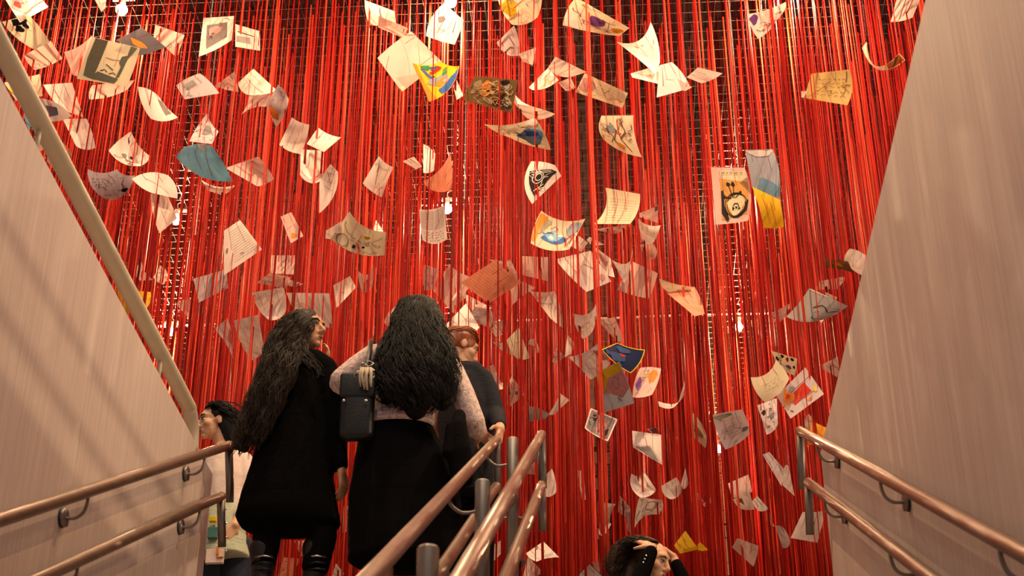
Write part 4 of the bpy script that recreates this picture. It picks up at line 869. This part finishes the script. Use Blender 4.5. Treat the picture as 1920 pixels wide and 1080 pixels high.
jk += jc((834, 716, Y, .070), (866, 698, Y, .074), (888, 700, Y, .074), (904, 712, Y, .070), (916, 735, Y-.01, .066), (930, 778, Y-.04, .058)) + chain([(J(930, 778, Y-.04), .058), (Rw+(J(932, 775, Y-.04)-Rw)*.25, .042)])
blob('jacket', jk, .011, M_NAVY, W3, 5)
blob('trousers', chain([(J(866, 915, Y), .095), (FL+Vector((0, 0, .06)), .06)]) + chain([(J(900, 915, Y), .095), (FR+Vector((0, 0, .06)), .06)]), .012, M_BLACK2, W3, 4)
for ft in (FL, FR): blob('shoe', chain([(ft+Vector((0, -.04, 0)), .046), (ft+Vector((0, .12, -.012)), .036)]), .010, M_LEATH, W3, 4)
cap = [E_(hc+fr[0]*-.014+fr[2]*.032, (.104, .086, .098), fr), E_(hc+fr[0]*-.075+fr[2]*-.01, (.05, .07, .07), fr), S(hc+fr[0]*-.12+fr[2]*.01, .045)]
hr = blob('hair', cap, .008, M_HAIRR, W3, 4)
gs = []
for k in range(7):
    a = -1+k/3
    gs.append([hc+fr[0]*.085+fr[1]*(.045*a)+fr[2]*.075, hc+fr[0]*.02+fr[1]*(.075*a)+fr[2]*(.135-.05*a*a), hc-fr[0]*.07+fr[1]*(.075*a)+fr[2]*(.10-.05*a*a), hc-fr[0]*.115+fr[1]*(.04*a)+fr[2]*.02])
strands('hair_strands', gs, 420, .0026, M_HAIRR, hr, .007, .08, 8, .012, .6)
# --- person behind the left wall end: dark hair, cream blouse, pale green denim jacket
Y = 9.6
W4 = person((J(425, 900, Y).x, Y, FZ), 'person at the left wall end in cream blouse and pale green jacket facing left')
hc = J(404, 792, Y); fr = frame((-.86, -.42, -.10)); nk = J(420, 838, Y+.02)
body = head(hc, fr, nk, 1.0) + chain([(nk, .06), (J(424, 880, Y), .11), (J(424, 960, Y), .12), (J(424, 1030, Y), .13)])
body += jc((385, 862, Y, .05), (422, 850, Y, .055), (458, 862, Y, .05)) + jc((458, 862, Y, .05), (470, 930, Y, .04), (440, 985, Y-.16, .03)) + jc((385, 862, Y, .05), (376, 930, Y, .04), (395, 985, Y-.1, .03))
FL, FR = J(405, 1150, Y), J(445, 1150, Y); FL.z = FR.z = FZ+.05
body += chain([(J(406, 1030, Y), .09), (FL, .045)]) + chain([(J(444, 1030, Y), .09), (FR, .045)])
body += hand(J(440, 985, Y-.16), (-.4, -.2, -.8), (-.5, .6, 0), 1, .5) + hand(J(395, 985, Y-.1), (.1, -.2, -.9), (.5, .6, 0), -1, .5)
blob('body', body, .0065, M_SKIN2, W4, 3); face(hc, fr, W4, 1.0)
bl = stack([(422, 860, Y, .15, .10), (422, 900, Y, .175, .13), (424, 950, Y, .16, .13), (424, 985, Y, .16, .13)]) + jc((388, 866, Y, .065), (422, 852, Y, .06), (456, 866, Y, .068), (464, 900, Y-.02, .070), (468, 935, Y-.03, .062), (452, 965, Y-.12, .05)) + jc((388, 866, Y, .065), (378, 930, Y, .06), (388, 965, Y-.06, .048))
blob('blouse', bl, .011, M_SHIRT, W4, 4)
jk = stack([(414, 948, Y-.06, .13, .10), (414, 990, Y-.06, .155, .12), (414, 1044, Y-.06, .185, .15)], 0, .03)
jo = blob('jacket', jk, .011, M_DENIM, W4, 4)
for (px, py, w_, h_, mm, nm) in ((402, 1042, .055, .045, M_SHIRT, 'patch'), (398, 998, .030, .035, mat('green_print', (.06, .17, .14), .8), 'print'), (398, 972, .022, .018, IM['Y'], 'print'), (408, 1032, .008, .03, IM['O'], 'print'), (412, 1044, .02, .006, IM['O'], 'print')):
    c = J(px, py, Y-.215 if nm == 'patch' else Y-.222); V, Fc = [], []; box(V, Fc, c.x-w_, c.x+w_, c.y, c.y+.03, c.z-h_, c.z+h_); bevel(mesh_obj(nm, V, Fc, mm, jo), .004)
for k in range(4): tube_obj('button', [J(424, 955+26*k, Y-.20), J(424, 955+26*k, Y-.235)], .006, M_SILVER, jo, 8)
blob('trousers', chain([(J(406, 1040, Y), .10), (FL+Vector((0, 0, .06)), .06)]) + chain([(J(444, 1030, Y), .11), (FR+Vector((0, 0, .06)), .06)]), .012, M_DNAVY, W4, 4)
for ft in (FL, FR): blob('shoe', chain([(ft+Vector((.04, .0, 0)), .046), (ft+Vector((-.11, -.05, -.012)), .036)]), .010, M_LEATH, W4, 4)
cap = [E_(hc+fr[0]*-.022+fr[2]*.034, (.100, .088, .100), fr), E_(hc+fr[0]*-.075+fr[2]*-.01, (.07, .085, .085), fr)] + jc((425, 795, Y, .07), (436, 815, Y, .07), (446, 838, Y-.02, .05))
hr = blob('hair', cap, .009, M_HAIRK, W4, 3)
gs = []
for k in range(6):
    a = -1+k/2.5
    gs.append([hc+fr[0]*.07+fr[1]*(.06*a)+fr[2]*.085, hc+fr[1]*(.09*a)+fr[2]*(.13-.05*a*a), hc-fr[0]*.09+fr[1]*(.10*a)+fr[2]*(.05-.04*a*a), hc-fr[0]*.13+fr[1]*(.09*a)+fr[2]*-.06, hc-fr[0]*.12+fr[1]*(.07*a)+fr[2]*-.16])
strands('hair_strands', gs, 800, .0030, M_HAIRK, hr, .016, .05, 9, .028)
# --- seated person with hands on head
Y = 9.9
W5 = person((J(1215, 1080, Y).x, Y, FZ), 'person with curly brown hair sitting with both hands on the head')
hc = J(1222, 1054, Y); fr = frame((.80, -.42, -.28)); nk = J(1208, 1112, Y+.03)
pel = Vector((nk.x-.02, Y+.10, FZ+.12))
Nw, Fw = J(1224, 1026, Y-.14), J(1262, 1044, Y+.06)
body = head(hc, fr, nk, 1.08) + chain([(nk, .06), ((nk+pel)/2, .12), (pel, .14)])
Ne, Fe = J(1186, 1118, Y-.20), J(1292, 1112, Y+.05)
shl, shr = nk+Vector((-.16, -.02, -.08)), nk+Vector((.17, .04, -.08))
body += chain([(shl, .05), (nk+Vector((0, 0, -.05)), .06), (shr, .05)]) + chain([(shl, .05), (Ne, .042), (Nw, .027)]) + chain([(shr, .05), (Fe, .042), (Fw, .027)])
body += hand(Nw, J(1188, 1008, Y-.06)-Nw, (.1, .35, -1), 1, .30, 1.05) + hand(Fw, J(1232, 1022, Y+.05)-Fw, (-.4, -.1, -1), -1, .4, 1.0)
kl, kr = pel+Vector((-.28, -.34, .06)), pel+Vector((.30, -.30, .06))
body += chain([(pel+Vector((-.09, 0, -.02)), .085), (kl, .06), (pel+Vector((.05, -.42, -.04)), .045)]) + chain([(pel+Vector((.09, 0, -.02)), .085), (kr, .06), (pel+Vector((-.05, -.46, -.04)), .045)])
blob('body', body, .006, M_SKIN2, W5, 3); face(hc, fr, W5, 1.08)
jk = chain([(nk+Vector((0, .02, -.08)), .11), ((nk+pel)/2, .15), (pel, .17)]) + chain([(shl, .07), (nk+Vector((0, .01, -.07)), .08), (shr, .07)])
jk += chain([(shl, .068), (Ne, .060), (Ne+(Nw-Ne)*.5, .054), (Ne+(Nw-Ne)*.90, .044)]) + chain([(shr, .066), (Fe, .055), (Fe+(Fw-Fe)*.78, .040)])
jo = blob('jacket', jk, .010, M_BLACK, W5, 4)
for k in range(3):
    c = Ne+(Nw-Ne)*(.76-.07*k)+Vector((-.012, -.050, 0)); tube_obj('cuff_button', [c, c+Vector((0, -.008, 0))], .006, M_SILVER, jo, 8)
blob('trousers', chain([(pel+Vector((-.09, 0, 0)), .11), (kl, .075), (pel+Vector((.02, -.41, -.03)), .06)]) + chain([(pel+Vector((.09, 0, 0)), .11), (kr, .075), (pel+Vector((-.02, -.44, -.03)), .06)]), .012, M_DNAVY, W5, 4)
cap = [E_(hc+fr[0]*-.025+fr[2]*.040, (.108, .098, .100), fr)] + jc((1194, 1052, Y+.05, .065), (1182, 1070, Y+.05, .06), (1176, 1096, Y+.05, .055))
hr = blob('hair', cap, .010, M_HAIRC, W5, 3)
gs = []
for k in range(7):
    a = -1+k/3
    gs.append([hc+fr[0]*.03+fr[1]*(.06*a)+fr[2]*.125, hc-fr[0]*.06+fr[1]*(.12*a)+fr[2]*(.14-.05*a*a), hc-fr[0]*.15+fr[1]*(.16*a)+fr[2]*.06, hc-fr[0]*.19+fr[1]*(.17*a)+fr[2]*-.06, hc-fr[0]*.17+fr[1]*(.15*a)+fr[2]*-.20])
strands('hair_strands', gs, 1500, .0026, M_HAIRC, hr, .018, .04, 11, .022)
# ---------------------------------------------------------------- bag, coat over arm, pouch
bg = empty('shoulder_bag', J(672, 790, 8.2)); tag(bg, 'black leather shoulder bag with silver rings hanging at the sweater woman\'s left', 'bag')
c0 = J(671, 752, 8.18); V, Fc = [], []
box(V, Fc, c0.x-.095, c0.x+.095, c0.y-.05, c0.y+.05, c0.z-.24, c0.z+.15); bo = mesh_obj('body', V, Fc, M_LEATH, bg, True); bevel(bo, .045, 5)
V, Fc = [], []; box(V, Fc, c0.x-.098, c0.x+.098, c0.y-.060, c0.y-.02, c0.z+.00, c0.z+.155); bevel(mesh_obj('flap', V, Fc, M_LEATH, bg, True), .019, 5)
for px in (645, 686):
    p = J(px, 752, 8.115); tube_obj('stud', [p, p-Vector((0, .01, 0))], .008, M_SILVER, bg, 10)
sp = smooth_path([J(683, 708, 8.17), J(690, 680, 8.19), J(694, 655, 8.24), J(696, 640, 8.33), J(700, 642, 8.44), J(690, 690, 8.52), J(676, 725, 8.40), J(668, 715, 8.24)], 5)
tube_obj('strap', sp, .016, M_LEATH, bg, 8, .3)
for (px, py, r_) in ((694, 682, .020), (697, 694, .016), (676, 704, .035), (692, 706, .030), (683, 684, .014)):
    p = J(px, py, 8.12); tube_obj('ring', [p+Vector((r_*math.cos(a), .010*math.sin(a*2), .7*r_*math.sin(a))) for a in [i*math.tau/18 for i in range(19)]], .0035, M_SILVER, bg, 6)
V, Fc = [], []; q = random.Random(4)
for k in range(5):
    x = 677+4.2*k; tube(V, Fc, [J(x+2, 690, 8.10), J(x+q.uniform(-3, 3), 702, 8.085), J(x+q.uniform(-2, 2), 716, 8.09), J(x+q.uniform(-2, 3), 724+q.uniform(0, 8), 8.10)], [.012, .011, .010, .006], 6, True, .5)
mesh_obj('ribbon', V, Fc, M_BEIGE, bg, True)
fc = blob('draped_coat', stack([(862, 778, 8.22, .035, .05), (858, 800, 8.20, .055, .07), (862, 850, 8.20, .07, .08), (866, 900, 8.2, .065, .08)], 0, .03) + jc((845, 800, 8.16, .03), (840, 850, 8.15, .035)), .011, M_BLACK2, None, 4)
tag(fc, 'black coat draped over the sweater woman\'s right arm', 'coat')
